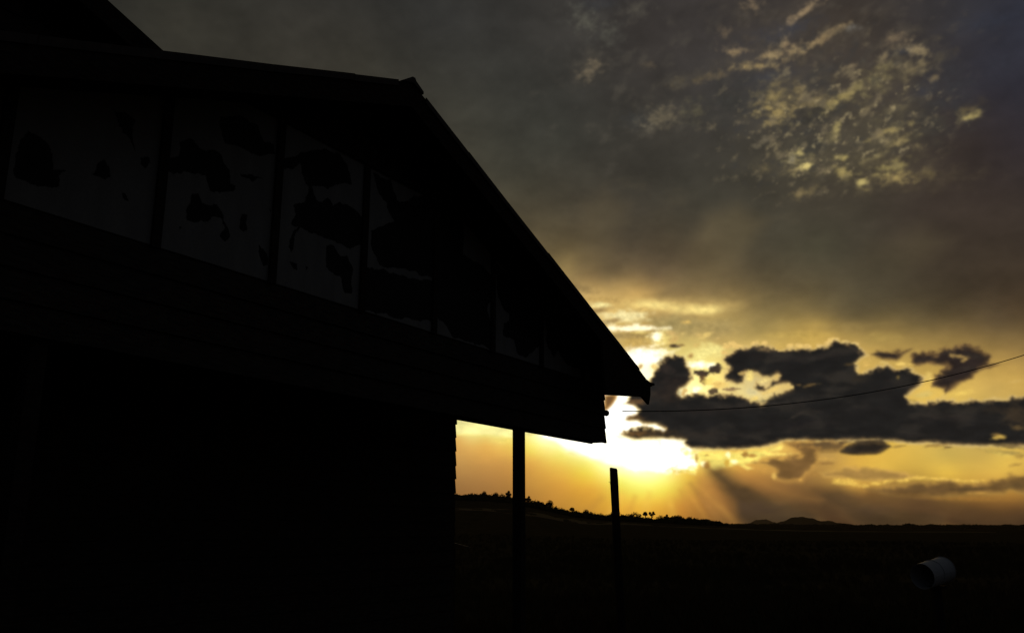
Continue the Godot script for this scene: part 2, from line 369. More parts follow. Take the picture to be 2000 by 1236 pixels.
	["P",[[6.09,8.54],[6.96,8.53],[6.85,8.2],[6.6,7.8],[6.26,7.51],[5.99,7.48]],[190,140,70],[110,80,50],0.1,0.1,0.267,1.0,[255,225,130],0.0,1.0],
	["E",10.15,10.11,0.794,0.859,0,[58,48,42],0.6,0.9,1.3,1.2],
	["E",10.94,9.26,0.853,0.592,0,[44,37,34],0.6,0.9,1.3,1.2],
	["E",9.74,8.3,1.646,0.856,0,[56,46,39],0.55,0.9,1.3,1.2],
	["E",13.28,7.39,3.518,0.519,0,[44,38,35],0.5,0.9,1.3,1.2],
	["E",11.91,5.8,2.247,0.324,0,[52,43,36],0.5,0.9,1.3,1.2],
	["E",14.46,5.74,2.201,0.256,0,[46,40,36],0.5,0.9,1.3,1.2],
	["E",14.11,5.17,1.887,0.192,0,[30,27,26],0.7,0.9,1.3,1.2],
	["E",16.04,10.68,1.266,0.388,0,[40,35,33],0.5,0.9,1.3,1.2],
	["E",18.53,10.38,1.538,0.446,0,[36,32,31],0.5,0.9,1.3,1.2],
	["E",20.68,10.56,1.2,0.44,0,[38,33,31],0.5,0.9,1.3,1.2],
	["E",23.71,8.18,1.422,0.612,0,[38,34,32],0.5,0.9,1.3,1.2],
	["E",22.44,7.02,3.458,0.431,-4,[36,33,32],0.5,0.9,1.3,1.2],
	["E",26.59,6.35,2.422,0.356,0,[44,38,35],0.5,0.9,1.3,1.2],
	["E",28.76,6.66,1.555,0.291,0,[56,47,38],0.5,0.9,1.3,1.2],
	["E",25.12,5.37,3.296,0.239,0,[34,31,30],0.5,0.9,1.3,1.2],
	["E",18.21,6.26,3.639,0.441,0,[34,31,32],0.5,0.9,1.3,1.2],
	["E",8.17,5.97,1.184,0.262,0,[128,92,50],0.75,0.5,0.9,2.0],
	["E",8.04,7.02,0.859,0.264,0,[120,86,50],0.7,0.5,0.9,2.0],
	["E",8.24,8.01,0.862,0.33,0,[116,84,52],0.75,0.5,0.9,2.0],
	["E",9.65,6.01,1.631,0.261,0,[76,58,38],0.6,0.5,0.9,2.0],
	["E",10.42,8.78,0.986,1.317,0,[52,42,36],0.5,0.5,0.9,2.0],
	["E",17.11,8.06,2.166,0.255,-12,[52,46,40],0.6,0.5,0.9,2.0],
	["E",18.31,7.53,1.523,0.443,-20,[46,42,38],0.6,0.5,0.9,2.0],
	["E",19.16,8.69,0.728,0.126,-8,[125,98,56],0.7,0.5,0.9,2.0],
	["E",18.4,8.73,0.306,0.127,0,[140,108,60],0.6,0.5,0.9,2.0],
	["E",22.03,8.91,0.877,0.372,0,[48,42,34],0.5,0.5,0.9,2.0],
	["E",24.2,8.89,0.17,0.153,-40,[130,108,58],0.8,0.5,0.9,2.0],
	["E",18.1,6.84,0.791,0.126,-25,[64,56,48],0.5,0.5,0.9,2.0],
	["E",21.52,9.82,0.355,0.125,0,[90,72,44],0.7,0.5,0.9,2.0],
	["E",22.46,9.72,0.263,0.341,0,[224,184,98],0.9,0.5,0.9,2.0],
	["E",22.73,10.11,0.175,0.248,0,[210,172,92],0.8,0.5,0.9,2.0],
	["E",15.48,9.42,0.285,0.517,10,[255,226,130],0.9,0.5,0.6,2.5],
	["E",16.31,9.09,0.439,0.161,-15,[250,222,138],0.9,0.5,0.6,2.5],
	["E",17.14,9.34,0.187,0.096,-30,[235,195,110],0.9,0.5,0.6,2.5],
	["E",16.77,8.49,0.809,0.192,-22,[240,205,118],0.9,0.5,0.6,2.5],
	["E",15.01,9.63,0.318,0.13,-10,[205,170,100],0.9,0.5,0.6,2.5],
	["E",15.51,8.44,0.504,0.258,10,[225,208,150],0.9,0.5,0.6,2.5],
	["E",15.7,8.02,0.377,0.161,0,[248,215,120],0.9,0.5,0.6,2.5],
	["E",16.4,8.05,0.249,0.192,-30,[232,205,130],0.9,0.5,0.6,2.5],
	["E",11.34,8.66,0.294,0.164,-10,[225,185,110],0.9,0.5,0.6,2.5],
	["E",11.19,8.4,0.228,0.131,-30,[205,160,90],0.9,0.5,0.6,2.5],
	["E",12.06,8.73,0.39,0.262,-25,[310,300,250],0.9,0.5,0.6,2.5],
	["E",12.9,9.23,0.517,0.327,0,[256,226,120],0.9,0.5,0.6,2.5],
	["E",13.53,8.94,0.643,0.26,0,[240,200,110],0.9,0.5,0.6,2.5],
	["E",12.43,8.46,0.259,0.098,0,[250,225,140],0.9,0.5,0.6,2.5],
	["P",[[24.96,9.85],[25.07,10.14],[25.54,10.29],[26.43,10.21],[26.93,10.47],[27.36,10.37],[27.81,10.54],[28.24,10.47],[28.78,10.24],[29.06,9.97],[29.33,9.8],[29.2,9.37],[29.58,9.19],[29.16,9.02],[28.6,8.92],[28.2,8.5],[27.56,8.28],[27.09,7.93],[26.62,7.69],[26.6,7.96],[26.04,8.18],[26.01,8.64],[26.55,9.02],[26.88,9.3],[25.91,9.53],[25.17,9.43]],[110,84,52],[44,36,33],0.1,0.233,0.367,1,[250,215,130],0.15,2.2],
	["E",27.6,9.84,0.699,0.149,14,[170,138,80],0.85,0.6,0.8,2.5],
	["E",27.98,9.63,0.373,0.119,-25,[185,150,84],0.8,0.6,0.8,2.5],
	["P",[[22.81,10.32],[23.24,10.57],[24.16,10.46],[25.23,10.53],[24.61,10.12],[24.24,9.84],[23.42,9.99]],[118,92,54],[46,38,34],0.1,0.167,0.267,1,[250,215,130],0.1,2.2],
	["E",24.54,9.63,0.622,0.183,8,[245,208,112],0.85,0.5,0.8,2.0],
	["E",23.52,9.8,0.402,0.123,8,[230,198,118],0.8,0.5,0.8,2.0],
	["E",25.89,8.8,0.275,0.422,0,[245,212,118],0.6,0.5,0.9,2.0],
	["E",25.5,7.76,0.828,0.301,-5,[206,186,112],0.6,0.4,0.9,1.0],
	["E",27.55,7.69,0.799,0.237,-8,[250,214,104],0.7,0.4,0.9,1.0],
	["E",29.18,9.13,0.676,0.117,-6,[120,94,56],0.7,0.5,0.8,1.0],
	["E",30.36,8.15,0.506,0.115,-5,[220,184,104],0.6,0.5,0.8,1.0],
	["E",30.13,6.28,0.907,0.861,0,[78,62,44],0.55,0.5,0.8,2.0],
	["E",30.17,5.56,0.652,0.229,0,[112,88,52],0.6,0.5,0.8,2.0],
	["E",29.09,5.07,0.562,0.202,-4,[205,168,80],0.95,0.5,0.8,2.0],
	["E",28.98,5.25,0.359,0.115,0,[140,108,60],0.8,0.5,0.8,2.0],
	["E",29.66,4.52,1.26,0.171,8,[112,92,56],0.8,0.5,0.8,2.0],
	["E",29.24,4.2,1.523,0.2,8,[150,128,72],0.7,0.5,0.8,2.0],
	["P",[[10.91,5.11],[11.42,4.87],[12.75,4.75],[14.46,4.72],[15.9,4.81],[16.65,4.95],[17.09,5.16],[17.26,4.97],[17.07,4.75],[16.26,4.65],[18.14,4.51],[17.16,4.41],[15.93,4.34],[15.54,4.0],[14.85,3.92],[15.33,3.66],[14.95,3.57],[14.44,3.89],[13.84,3.78],[13.39,3.69],[12.94,3.57],[12.7,3.67],[12.59,4.11],[12.41,4.18],[12.04,3.84],[11.79,3.29],[11.16,3.43],[10.39,3.47],[9.58,4.22]],[250,205,92],[258,236,118],0.067,0.117,0.167,0.95,[255,240,150],0.4,2.5],
	["E",10.23,4.38,1.937,1.099,0,[315,312,300],0.9,0.4,0.6,2.5],
	["E",11.34,4.04,0.832,0.45,0,[310,306,280],0.9,0.4,0.6,2.5],
	["E",12.3,3.99,0.318,0.256,0,[300,290,220],0.9,0.4,0.6,2.5],
	["E",13.82,4.54,0.22,0.255,0,[290,280,210],0.9,0.4,0.6,2.5],
	["E",14.17,4.12,0.313,0.191,0,[290,280,220],0.9,0.4,0.6,2.5],
	["E",13.73,4.03,0.251,0.318,0,[225,178,72],0.9,0.4,0.6,2.5],
	["E",12.49,3.92,0.285,0.288,0,[190,138,60],0.9,0.4,0.6,2.5],
	["E",11.87,4.35,0.16,0.354,0,[205,165,80],0.9,0.4,0.6,2.5],
	["E",12.55,4.56,0.318,0.064,0,[190,145,70],0.9,0.4,0.6,2.5],
	["E",14.89,4.52,0.311,0.254,0,[165,118,55],0.9,0.4,0.6,2.5],
	["E",15.32,4.45,0.372,0.158,0,[190,140,66],0.9,0.4,0.6,2.5],
	["E",14.4,4.78,0.94,0.096,0,[236,190,90],0.9,0.4,0.6,2.5],
	["P",[[17.22,5.25],[18.74,5.27],[20.97,5.2],[20.79,4.8],[20.47,4.57],[19.29,4.54],[18.1,4.7]],[150,114,62],[96,74,48],0.167,0.167,0.267,0.85,[250,215,130],0,1.6],
	["P",[[17.28,5.13],[18.92,5.17],[19.34,4.79],[19.14,4.23],[19.27,3.92],[18.53,3.28],[18.19,2.8],[17.38,2.75],[16.72,2.91],[16.47,3.29],[16.62,3.57],[16.08,3.8],[15.47,3.97],[15.99,4.27],[17.22,4.4],[18.14,4.48],[17.68,4.86]],[180,132,66],[114,84,48],0.233,0.3,0.3,0.92,[250,205,100],0.2,1.4],
	["E",19.89,4.65,0.767,0.217,0,[150,116,62],0.7,0.5,0.8,2.0],
	["E",19.61,4.16,0.886,0.124,0,[215,168,82],0.7,0.5,0.8,2.0],
	["E",19.68,3.88,0.885,0.123,0,[150,112,58],0.7,0.5,0.8,2.0],
	["E",19.19,3.27,0.888,0.308,0,[175,130,64],0.6,0.5,0.8,2.0],
	["E",18.11,2.92,0.179,0.155,0,[225,170,80],0.8,0.5,0.8,2.0],
	["E",18.01,5.2,0.605,0.047,0,[220,165,80],0.9,0.5,0.8,2.0],
	["E",20.07,3.25,0.702,0.153,0,[190,142,66],0.7,0.5,0.8,2.0],
	["E",15.88,3.58,1.229,0.252,18,[215,160,76],0.5,0.5,0.8,2.0],
	["E",16.56,3.16,0.244,0.313,0,[245,200,100],0.7,0.5,0.8,2.0],
	["P",[[20.47,4.5],[20.82,4.89],[21.57,5.12],[22.36,5.18],[23.12,5.06],[23.41,4.78],[22.95,4.46],[22.54,4.32],[21.5,4.32],[20.87,4.4]],[88,70,44],[40,35,30],0.083,0.1,0.3,1,[250,215,130],0,2.0],
	["E",21.98,5.1,2.301,0.153,0,[66,55,42],0.75,0.6,0.9,1.6],
	["E",19.33,5.04,1.786,0.156,0,[92,72,48],0.6,0.6,0.9,1.6],
	["E",23.88,4.76,0.558,0.12,-6,[110,84,48],0.8,0.5,0.8,1.0],
	["E",25.87,4.74,0.865,0.118,-3,[150,116,62],0.7,0.7,0.8,2.5],
	["E",26.4,4.6,0.375,0.088,-10,[100,76,44],0.8,0.6,0.8,2.5],
	["P",[[19.19,3.36],[20.39,3.52],[20.72,3.67],[21.96,3.61],[23.08,3.46],[23.96,3.28],[24.6,2.97],[23.91,2.75],[23.22,2.82],[22.39,2.72],[21.37,2.8],[20.34,2.97],[19.46,3.05]],[196,152,76],[160,124,68],0.133,0.133,0.333,0.85,[250,215,130],0.1,1.8],
	["E",20.62,2.78,0.638,0.244,0,[246,202,92],0.85,0.5,0.7,2.5],
	["E",21.13,2.65,0.576,0.212,0,[246,202,92],0.85,0.5,0.7,2.5],
	["E",21.75,2.52,0.513,0.151,0,[246,202,92],0.85,0.5,0.7,2.5],
	["E",22.38,2.6,0.509,0.15,0,[246,202,92],0.85,0.5,0.7,2.5],
	["E",23.04,2.71,0.448,0.15,0,[246,202,92],0.85,0.5,0.7,2.5],
	["E",23.97,2.78,0.553,0.149,-8,[246,202,92],0.85,0.5,0.7,2.5],
	["E",24.86,2.91,0.927,0.148,2,[246,202,92],0.85,0.5,0.7,2.5],
	["E",25.67,2.83,0.807,0.117,3,[246,202,92],0.85,0.5,0.7,2.5],
	["E",20.17,2.73,0.466,0.244,0,[246,202,92],0.85,0.5,0.7,2.5],
	["E",26.6,2.72,0.794,0.116,4,[246,202,92],0.85,0.5,0.7,2.5],
	["E",27.64,2.64,0.675,0.115,0,[246,202,92],0.85,0.5,0.7,2.5],
	["P",[[21.72,2.22],[22.58,2.36],[23.16,2.5],[23.95,2.54],[24.84,2.7],[25.66,2.68],[26.37,2.78],[26.98,2.56],[27.5,2.55],[28.16,2.57],[28.56,2.73],[29.22,2.88],[29.49,3.02],[29.85,2.92],[31.1,2.99],[32.52,2.78],[32.39,1.83],[29.97,1.85],[29.61,1.99],[29.38,2.11],[29.02,1.86],[27.43,1.86],[26.63,1.76],[24.74,1.7],[23.1,1.9]],[150,112,58],[104,78,46],0.167,0.2,0.4,0.9,[250,205,95],0.2,1.6],
	["E",23.32,2.64,0.502,0.119,0,[155,116,60],0.8,0.5,0.9,2.0],
	["E",27.2,2.21,1.567,0.173,0,[84,66,42],0.6,0.5,0.9,2.0],
	["E",27.83,2.0,0.825,0.086,0,[200,150,70],0.8,0.5,0.9,2.0],
	["E",27.4,1.66,2.855,0.229,2,[166,118,52],0.6,0.5,0.9,2.0],
	["E",29.65,2.3,0.748,0.282,0,[92,72,44],0.6,0.5,0.9,2.0],
	["E",23.95,1.98,1.653,0.296,8,[116,84,46],0.5,0.5,0.9,2.0],
	["E",29.97,3.94,0.35,0.199,0,[150,118,60],0.7,0.5,0.9,2.0],
	["E",29.79,3.49,0.45,0.142,-10,[168,130,64],0.7,0.5,0.9,2.0],
	["E",29.11,4.14,1.017,0.172,18,[250,214,100],0.5,0.5,0.9,2.0],
	["P",[[13.3,2.56],[17.66,-0.55],[17.45,-0.83],[13.22,2.47]],[120,90,52],[120,90,52],0.2,0.04,0.2,0.35,[255,225,130],0.0,1.0],
	["P",[[14.22,2.87],[21.01,-0.51],[20.5,-1.38],[14.07,2.62]],[176,126,62],[176,126,62],0.267,0.04,0.2,0.42,[255,225,130],0.0,1.0],
	["P",[[19.04,1.92],[26.55,-0.54],[25.89,-2.04],[18.78,1.33]],[84,64,42],[84,64,42],0.3,0.04,0.2,0.4,[255,225,130],0.0,1.0],
	["P",[[20.03,2.11],[28.25,-0.3],[27.91,-1.19],[19.9,1.76]],[150,108,54],[150,108,54],0.233,0.04,0.2,0.4,[255,225,130],0.0,1.0],
	["P",[[21.91,2.38],[29.6,0.67],[29.25,-0.42],[21.76,1.91]],[98,72,44],[98,72,44],0.233,0.04,0.2,0.4,[255,225,130],0.0,1.0],
	["P",[[11.89,2.83],[15.12,-0.38],[14.7,-0.78],[11.76,2.71]],[206,150,70],[206,150,70],0.2,0.04,0.2,0.4,[255,225,130],0.0,1.0],
	["P",[[11.45,2.85],[14.18,-0.44],[13.72,-0.79],[11.31,2.75]],[158,112,58],[158,112,58],0.2,0.04,0.2,0.42,[255,225,130],0.0,1.0],
	["P",[[11.15,2.64],[13.17,-0.45],[12.71,-0.73],[11.0,2.55]],[214,156,68],[214,156,68],0.2,0.04,0.2,0.4,[255,225,130],0.0,1.0],
	["P",[[10.83,2.45],[12.35,-0.58],[11.89,-0.8],[10.67,2.38]],[196,140,60],[196,140,60],0.2,0.04,0.2,0.38,[255,225,130],0.0,1.0],
	["P",[[10.09,2.35],[10.79,-0.53],[10.17,-0.66],[9.87,2.3]],[255,205,84],[255,205,84],0.2,0.04,0.2,0.3,[255,225,130],0.0,1.0],
	["P",[[8.96,2.29],[8.64,-0.4],[7.85,-0.26],[8.66,2.34]],[255,206,84],[255,206,84],0.2,0.04,0.2,0.3,[255,225,130],0.0,1.0],
	["P",[[8.06,2.02],[6.92,-0.97],[6.27,-0.7],[7.83,2.12]],[206,150,62],[206,150,62],0.233,0.04,0.2,0.3,[255,225,130],0.0,1.0],
	["P",[[7.28,2.05],[5.24,-1.24],[4.58,-0.8],[7.05,2.21]],[246,190,84],[246,190,84],0.233,0.04,0.2,0.3,[255,225,130],0.0,1.0],
	["P",[[5.95,1.86],[2.61,-1.67],[1.91,-0.96],[5.71,2.11]],[190,136,62],[190,136,62],0.267,0.04,0.2,0.28,[255,225,130],0.0,1.0],
	["P",[[12.45,3.8],[13.34,3.78],[14.54,2.94],[15.94,2.24],[17.42,1.6],[19.0,0.98],[19.77,-0.38],[14.46,-0.39],[13.89,1.5],[13.08,2.55],[12.61,3.28]],[104,78,46],[66,54,39],0.5,0.067,0.667,0.76,[255,225,130],0.0,1.0],
	["P",[[18.81,2.29],[20.3,2.49],[21.68,1.8],[23.61,1.36],[26.0,0.87],[25.87,-0.36],[21.49,-0.37],[20.17,0.97],[19.06,1.65]],[98,72,44],[78,60,39],0.433,0.067,0.6,0.7,[255,225,130],0.0,1.0],
	["P",[[14.31,3.36],[15.54,3.02],[17.91,2.21],[19.36,1.74],[19.04,1.43],[17.28,1.76],[15.8,2.3],[14.6,2.94]],[165,118,60],[172,124,62],0.333,0.05,0.4,0.35,[255,225,130],0.0,1.0],
	["P",[[11.78,3.23],[12.3,3.29],[13.58,1.48],[14.41,-0.23],[12.86,-0.23],[12.18,1.64]],[190,135,66],[196,140,68],0.3,0.033,0.4,0.3,[255,225,130],0.0,1.0]
]

# outlines where the paint has come off the porch gable (metres along the wall, metres up)
const PEELED := [
	[2.188,3.624,2.267,3.604,2.326,3.58,2.346,3.471,2.401,3.485,2.383,3.403,2.278,3.355,2.17,3.362,2.137,3.451,2.153,3.57],
	[2.652,3.922,2.706,3.964,2.761,3.943,2.769,3.817,2.799,3.739,2.75,3.809,2.679,3.857],
	[2.571,3.602,2.616,3.638,2.657,3.61,2.664,3.551,2.629,3.526,2.562,3.526],
	[2.834,3.726,2.893,3.749,2.904,3.714,2.873,3.683,2.844,3.698],
	[2.736,3.483,2.768,3.488,2.787,3.438,2.761,3.436],
	[3.003,3.777,3.086,3.822,3.089,3.931,3.16,3.973,3.225,3.937,3.333,3.965,3.401,3.942,3.468,3.853,3.481,3.801,3.532,3.79,3.502,3.752,3.409,3.692,3.329,3.692,3.288,3.788,3.197,3.762,3.095,3.738,3.068,3.715,3.011,3.701],
	[3.358,4.211,3.554,4.294,3.663,4.265,3.725,4.185,3.808,4.187,3.833,4.121,3.682,4.063,3.574,4.073,3.406,4.058,3.357,4.138],
	[3.182,3.548,3.198,3.614,3.257,3.634,3.3,3.587,3.368,3.623,3.417,3.611,3.441,3.536,3.486,3.495,3.515,3.448,3.478,3.403,3.444,3.427,3.462,3.487,3.415,3.555,3.352,3.542,3.334,3.489,3.26,3.453,3.191,3.459],
	[3.592,3.611,3.634,3.617,3.641,3.541,3.619,3.506,3.587,3.532],
	[3.54,3.89,3.595,3.89,3.642,3.916,3.696,3.906,3.758,3.913,3.697,3.897,3.646,3.866,3.593,3.872],
	[3.753,3.474,3.82,3.422,3.836,3.34,3.802,3.317,3.761,3.377],
	[3.819,3.742,3.847,3.736,3.836,3.715],
	[3.13,3.411,3.148,3.408,3.135,3.394],
	[3.892,4.107,4.003,4.18,4.157,4.279,4.321,4.35,4.452,4.36,4.534,4.332,4.613,4.176,4.467,4.142,4.341,4.065,4.196,4.031,4.206,3.955,4.266,3.928,4.367,4.002,4.425,3.948,4.499,4.005,4.659,3.991,4.756,3.955,4.757,3.739,4.656,3.686,4.455,3.685,4.285,3.683,4.112,3.678,4.049,3.614,4.039,3.491,3.998,3.524,4.02,3.605,4.092,3.687,4.004,3.69,4.046,3.764,4.021,3.839,4.147,3.873,4.16,4.018,4.091,4.072,4.075,4.145,3.973,4.06,3.896,4.063],
	[4.373,3.63,4.458,3.639,4.505,3.588,4.592,3.62,4.653,3.548,4.657,3.484,4.655,3.34,4.589,3.325,4.538,3.423,4.374,3.46],
	[4.036,3.416,4.103,3.419,4.107,3.368,4.068,3.373],
	[4.173,3.415,4.203,3.408,4.185,3.381],
	[4.841,4.359,5.055,4.383,5.141,4.235,5.195,4.217,5.353,4.342,5.637,4.456,5.722,3.715,5.382,3.684,5.221,3.678,5.018,3.626,4.942,3.656,4.852,3.749,4.844,3.881,4.999,3.979,5.099,4.027,5.015,4.158,4.911,4.21],
	[4.778,3.58,4.97,3.605,5.384,3.632,5.664,3.683,5.706,3.323,5.507,3.31,5.215,3.267,4.799,3.245],
	[5.635,4.494,6.073,4.485,6.084,4.017,6.35,4.009,6.596,3.932,6.563,3.703,6.476,3.625,6.566,3.427,6.602,3.258,5.977,3.24,5.793,3.35,5.733,3.374,5.652,3.608],
	[6.622,4.076,7.536,3.889,7.495,3.464,7.361,3.389,7.166,3.257,7.011,3.296,6.951,3.407,6.757,3.427,6.771,3.542,6.86,3.576,6.86,3.642,6.741,3.681,6.668,3.762],
	[7.552,3.822,8.454,3.523,8.445,3.318,8.173,3.34,7.986,3.346,7.843,3.447,7.735,3.376,7.597,3.465],
	[8.457,3.599,8.994,3.42,8.984,3.245,8.604,3.249,8.527,3.349]
]

var M := {}
var rng := RandomNumberGenerator.new()
var used := {}

# ---------------------------------------------------------------- helpers
func lin(r: float, g: float, b: float) -> Color:
	return Color(r, g, b).linear_to_srgb()

func noise_tex(seed_: int, freq: float, c0: Color, c1: Color, size := 256, oct := 5) -> NoiseTexture2D:
	var n := FastNoiseLite.new()
	n.seed = seed_; n.frequency = freq; n.fractal_octaves = oct; n.noise_type = FastNoiseLite.TYPE_SIMPLEX_SMOOTH
	var t := NoiseTexture2D.new()
	t.width = size; t.height = size; t.seamless = true; t.noise = n
	var g := Gradient.new(); g.set_color(0, c0); g.set_color(1, c1); t.color_ramp = g
	return t

func mat(c0: Color, c1: Color, rough: float, scale: Vector3, seed_: int, metal := 0.0) -> StandardMaterial3D:
	var m := StandardMaterial3D.new()
	m.albedo_texture = noise_tex(seed_, 0.03, c0, c1)
	m.roughness = rough; m.metallic = metal; m.metallic_specular = 0.5 if rough < 0.8 else 0.15
	m.uv1_triplanar = true; m.uv1_scale = scale
	return m

func numbered(called: String) -> String:
	if not used.has(called):
		used[called] = 0
		return called
	used[called] += 1
	return "%s_%03d" % [called, used[called]]

func thing(called: String, label: String, category: String, at := Vector3.ZERO, turn := 0.0, group := "") -> Node3D:
	var o := Node3D.new(); o.name = numbered(called); add_child(o)
	o.position = at; o.rotation.y = turn
	o.set_meta("label", label); o.set_meta("category", category)
	if group != "": o.set_meta("group", group)
	return o

func part(parent: Node3D, called: String, mesh: Mesh, m: Material, at := Vector3.ZERO, rot := Vector3.ZERO) -> MeshInstance3D:
	var o := MeshInstance3D.new()
	o.name = called; o.mesh = mesh; o.material_override = m
	o.position = at; o.rotation = rot
	parent.add_child(o, true)
	return o

func structure(called: String, mesh: Mesh, m: Material) -> MeshInstance3D:
	var o := part(self, called, mesh, m)
	o.set_meta("kind", "structure")
	return o

func box(x: float, y: float, z: float) -> ArrayMesh:   # a box with small chamfers along its edges
	var c: float = minf(0.006, minf(x, minf(y, z)) * 0.2)
	var pts := PackedVector2Array([Vector2(-x / 2 + c, -y / 2), Vector2(x / 2 - c, -y / 2), Vector2(x / 2, -y / 2 + c), Vector2(x / 2, y / 2 - c), Vector2(x / 2 - c, y / 2), Vector2(-x / 2 + c, y / 2), Vector2(-x / 2, y / 2 - c), Vector2(-x / 2, -y / 2 + c)])
	return prism(pts, -z / 2, z / 2)

func prism(pts: PackedVector2Array, z0: float, z1: float) -> ArrayMesh:   # outline in x, y; depth along z
	var st := SurfaceTool.new(); st.begin(Mesh.PRIMITIVE_TRIANGLES)
	var p := pts
	if Geometry2D.is_polygon_clockwise(p): p = p.duplicate(); p.reverse()
	var t := Geometry2D.triangulate_polygon(p)
	for k in range(0, t.size(), 3):
		var a := p[t[k]]; var b := p[t[k + 1]]; var c := p[t[k + 2]]
		if (b - a).cross(c - a) < 0:
			var w := b; b = c; c = w
		tri(st, Vector3(a.x, a.y, z1), Vector3(b.x, b.y, z1), Vector3(c.x, c.y, z1))
		tri(st, Vector3(a.x, a.y, z0), Vector3(c.x, c.y, z0), Vector3(b.x, b.y, z0))
	for k in p.size():
		var a := p[k]; var b := p[(k + 1) % p.size()]
		quad(st, Vector3(a.x, a.y, z1), Vector3(a.x, a.y, z0), Vector3(b.x, b.y, z0), Vector3(b.x, b.y, z1))
	st.generate_normals()
	return st.commit()

func tri(st: SurfaceTool, a: Vector3, b: Vector3, c: Vector3) -> void:   # a, b, c run counter-clockwise seen from the front
	st.set_smooth_group(-1)
	st.add_vertex(a); st.add_vertex(c); st.add_vertex(b)

func quad(st: SurfaceTool, a: Vector3, b: Vector3, c: Vector3, d: Vector3) -> void:
	tri(st, a, b, c); tri(st, a, c, d)

func tube(path: PackedVector3Array, radius: PackedFloat32Array, sides := 8, caps := true) -> ArrayMesh:
	var st := SurfaceTool.new(); st.begin(Mesh.PRIMITIVE_TRIANGLES)
	tube_into(st, path, radius, sides, caps)
	st.generate_normals()
	return st.commit()

func tube_into(st: SurfaceTool, path: PackedVector3Array, radius: PackedFloat32Array, sides := 8, caps := true) -> void:
	var rings := []
	for k in path.size():
		var d := (path[mini(k + 1, path.size() - 1)] - path[maxi(k - 1, 0)]).normalized()
		var u := d.cross(Vector3.UP if absf(d.y) < 0.9 else Vector3.RIGHT).normalized()
		var v := u.cross(d)
		var ring := PackedVector3Array()
		for i in sides:
			var a := TAU * i / sides
			ring.append(path[k] + (u * cos(a) + v * sin(a)) * radius[k])
		rings.append(ring)
	st.set_smooth_group(0)
	for k in path.size() - 1:
		for i in sides:
			var j := (i + 1) % sides
			var a: Vector3 = rings[k][i]; var b: Vector3 = rings[k][j]; var c: Vector3 = rings[k + 1][j]; var d2: Vector3 = rings[k + 1][i]
			for v in [a, b, c, a, c, d2]: st.add_vertex(v)
	if caps:
		st.set_smooth_group(-1)
		for i in range(1, sides - 1):
			for v in [rings[0][0], rings[0][i + 1], rings[0][i]]: st.add_vertex(v)
			var e: PackedVector3Array = rings[-1]
			for v in [e[0], e[i], e[i + 1]]: st.add_vertex(v)

func corrugated(width: float, length: float, seed_: int) -> ArrayMesh:   # waves across x, runs along z, a little buckled
	var r := RandomNumberGenerator.new(); r.seed = seed_
	var st := SurfaceTool.new(); st.begin(Mesh.PRIMITIVE_TRIANGLES); st.set_smooth_group(0)
	var nx := int(width / 0.0095); var nz := 5
	var warp := []
	for k in nz + 1: warp.append(r.randf_range(-0.006, 0.006))
	for i in nx:
		for k in nz:
			var v := []
			for q in [[i, k], [i + 1, k], [i + 1, k + 1], [i, k + 1]]:
				var x: float = width * (float(q[0]) / nx - 0.5)
				v.append(Vector3(x, 0.009 * sin(x / 0.076 * TAU) + warp[q[1]], length * q[1] / nz))
			for w in [v[0], v[1], v[2], v[0], v[2], v[3]]: st.add_vertex(w)
	st.generate_normals()
	return st.commit()

# ---------------------------------------------------------------- sky
func to_linear(v: float) -> float:
	return v / 12.92 if v <= 0.04045 else pow((v + 0.055) / 1.055, 2.4)

var cloud_noise := FastNoiseLite.new()
var wide_noise := FastNoiseLite.new()

func far_sky(az: float, el: float) -> Vector3:   # the overcast all round: grey, warmer and lighter towards the hidden sun
	var d: float = absf(wrapf(az - 9.1, -180, 180))
	var toward := exp(-pow(d / 55.0, 2.0))
	var c := Vector3(31, 34, 39).lerp(Vector3(54, 52, 48), toward)
	var low := exp(-el / 7.0)
	c = c.lerp(Vector3(44, 42, 41), low * 0.6)
	c = c.lerp(Vector3(165, 118, 62), low * exp(-pow(d / 24.0, 2.0)) * 0.8)
	var p := Vector3(sin(deg_to_rad(az)) * cos(deg_to_rad(el)), sin(deg_to_rad(el)) * 2.2, cos(deg_to_rad(az)) * cos(deg_to_rad(el))) * 5.0
	return c * (1.0 + 0.22 * wide_noise.get_noise_3dv(p))

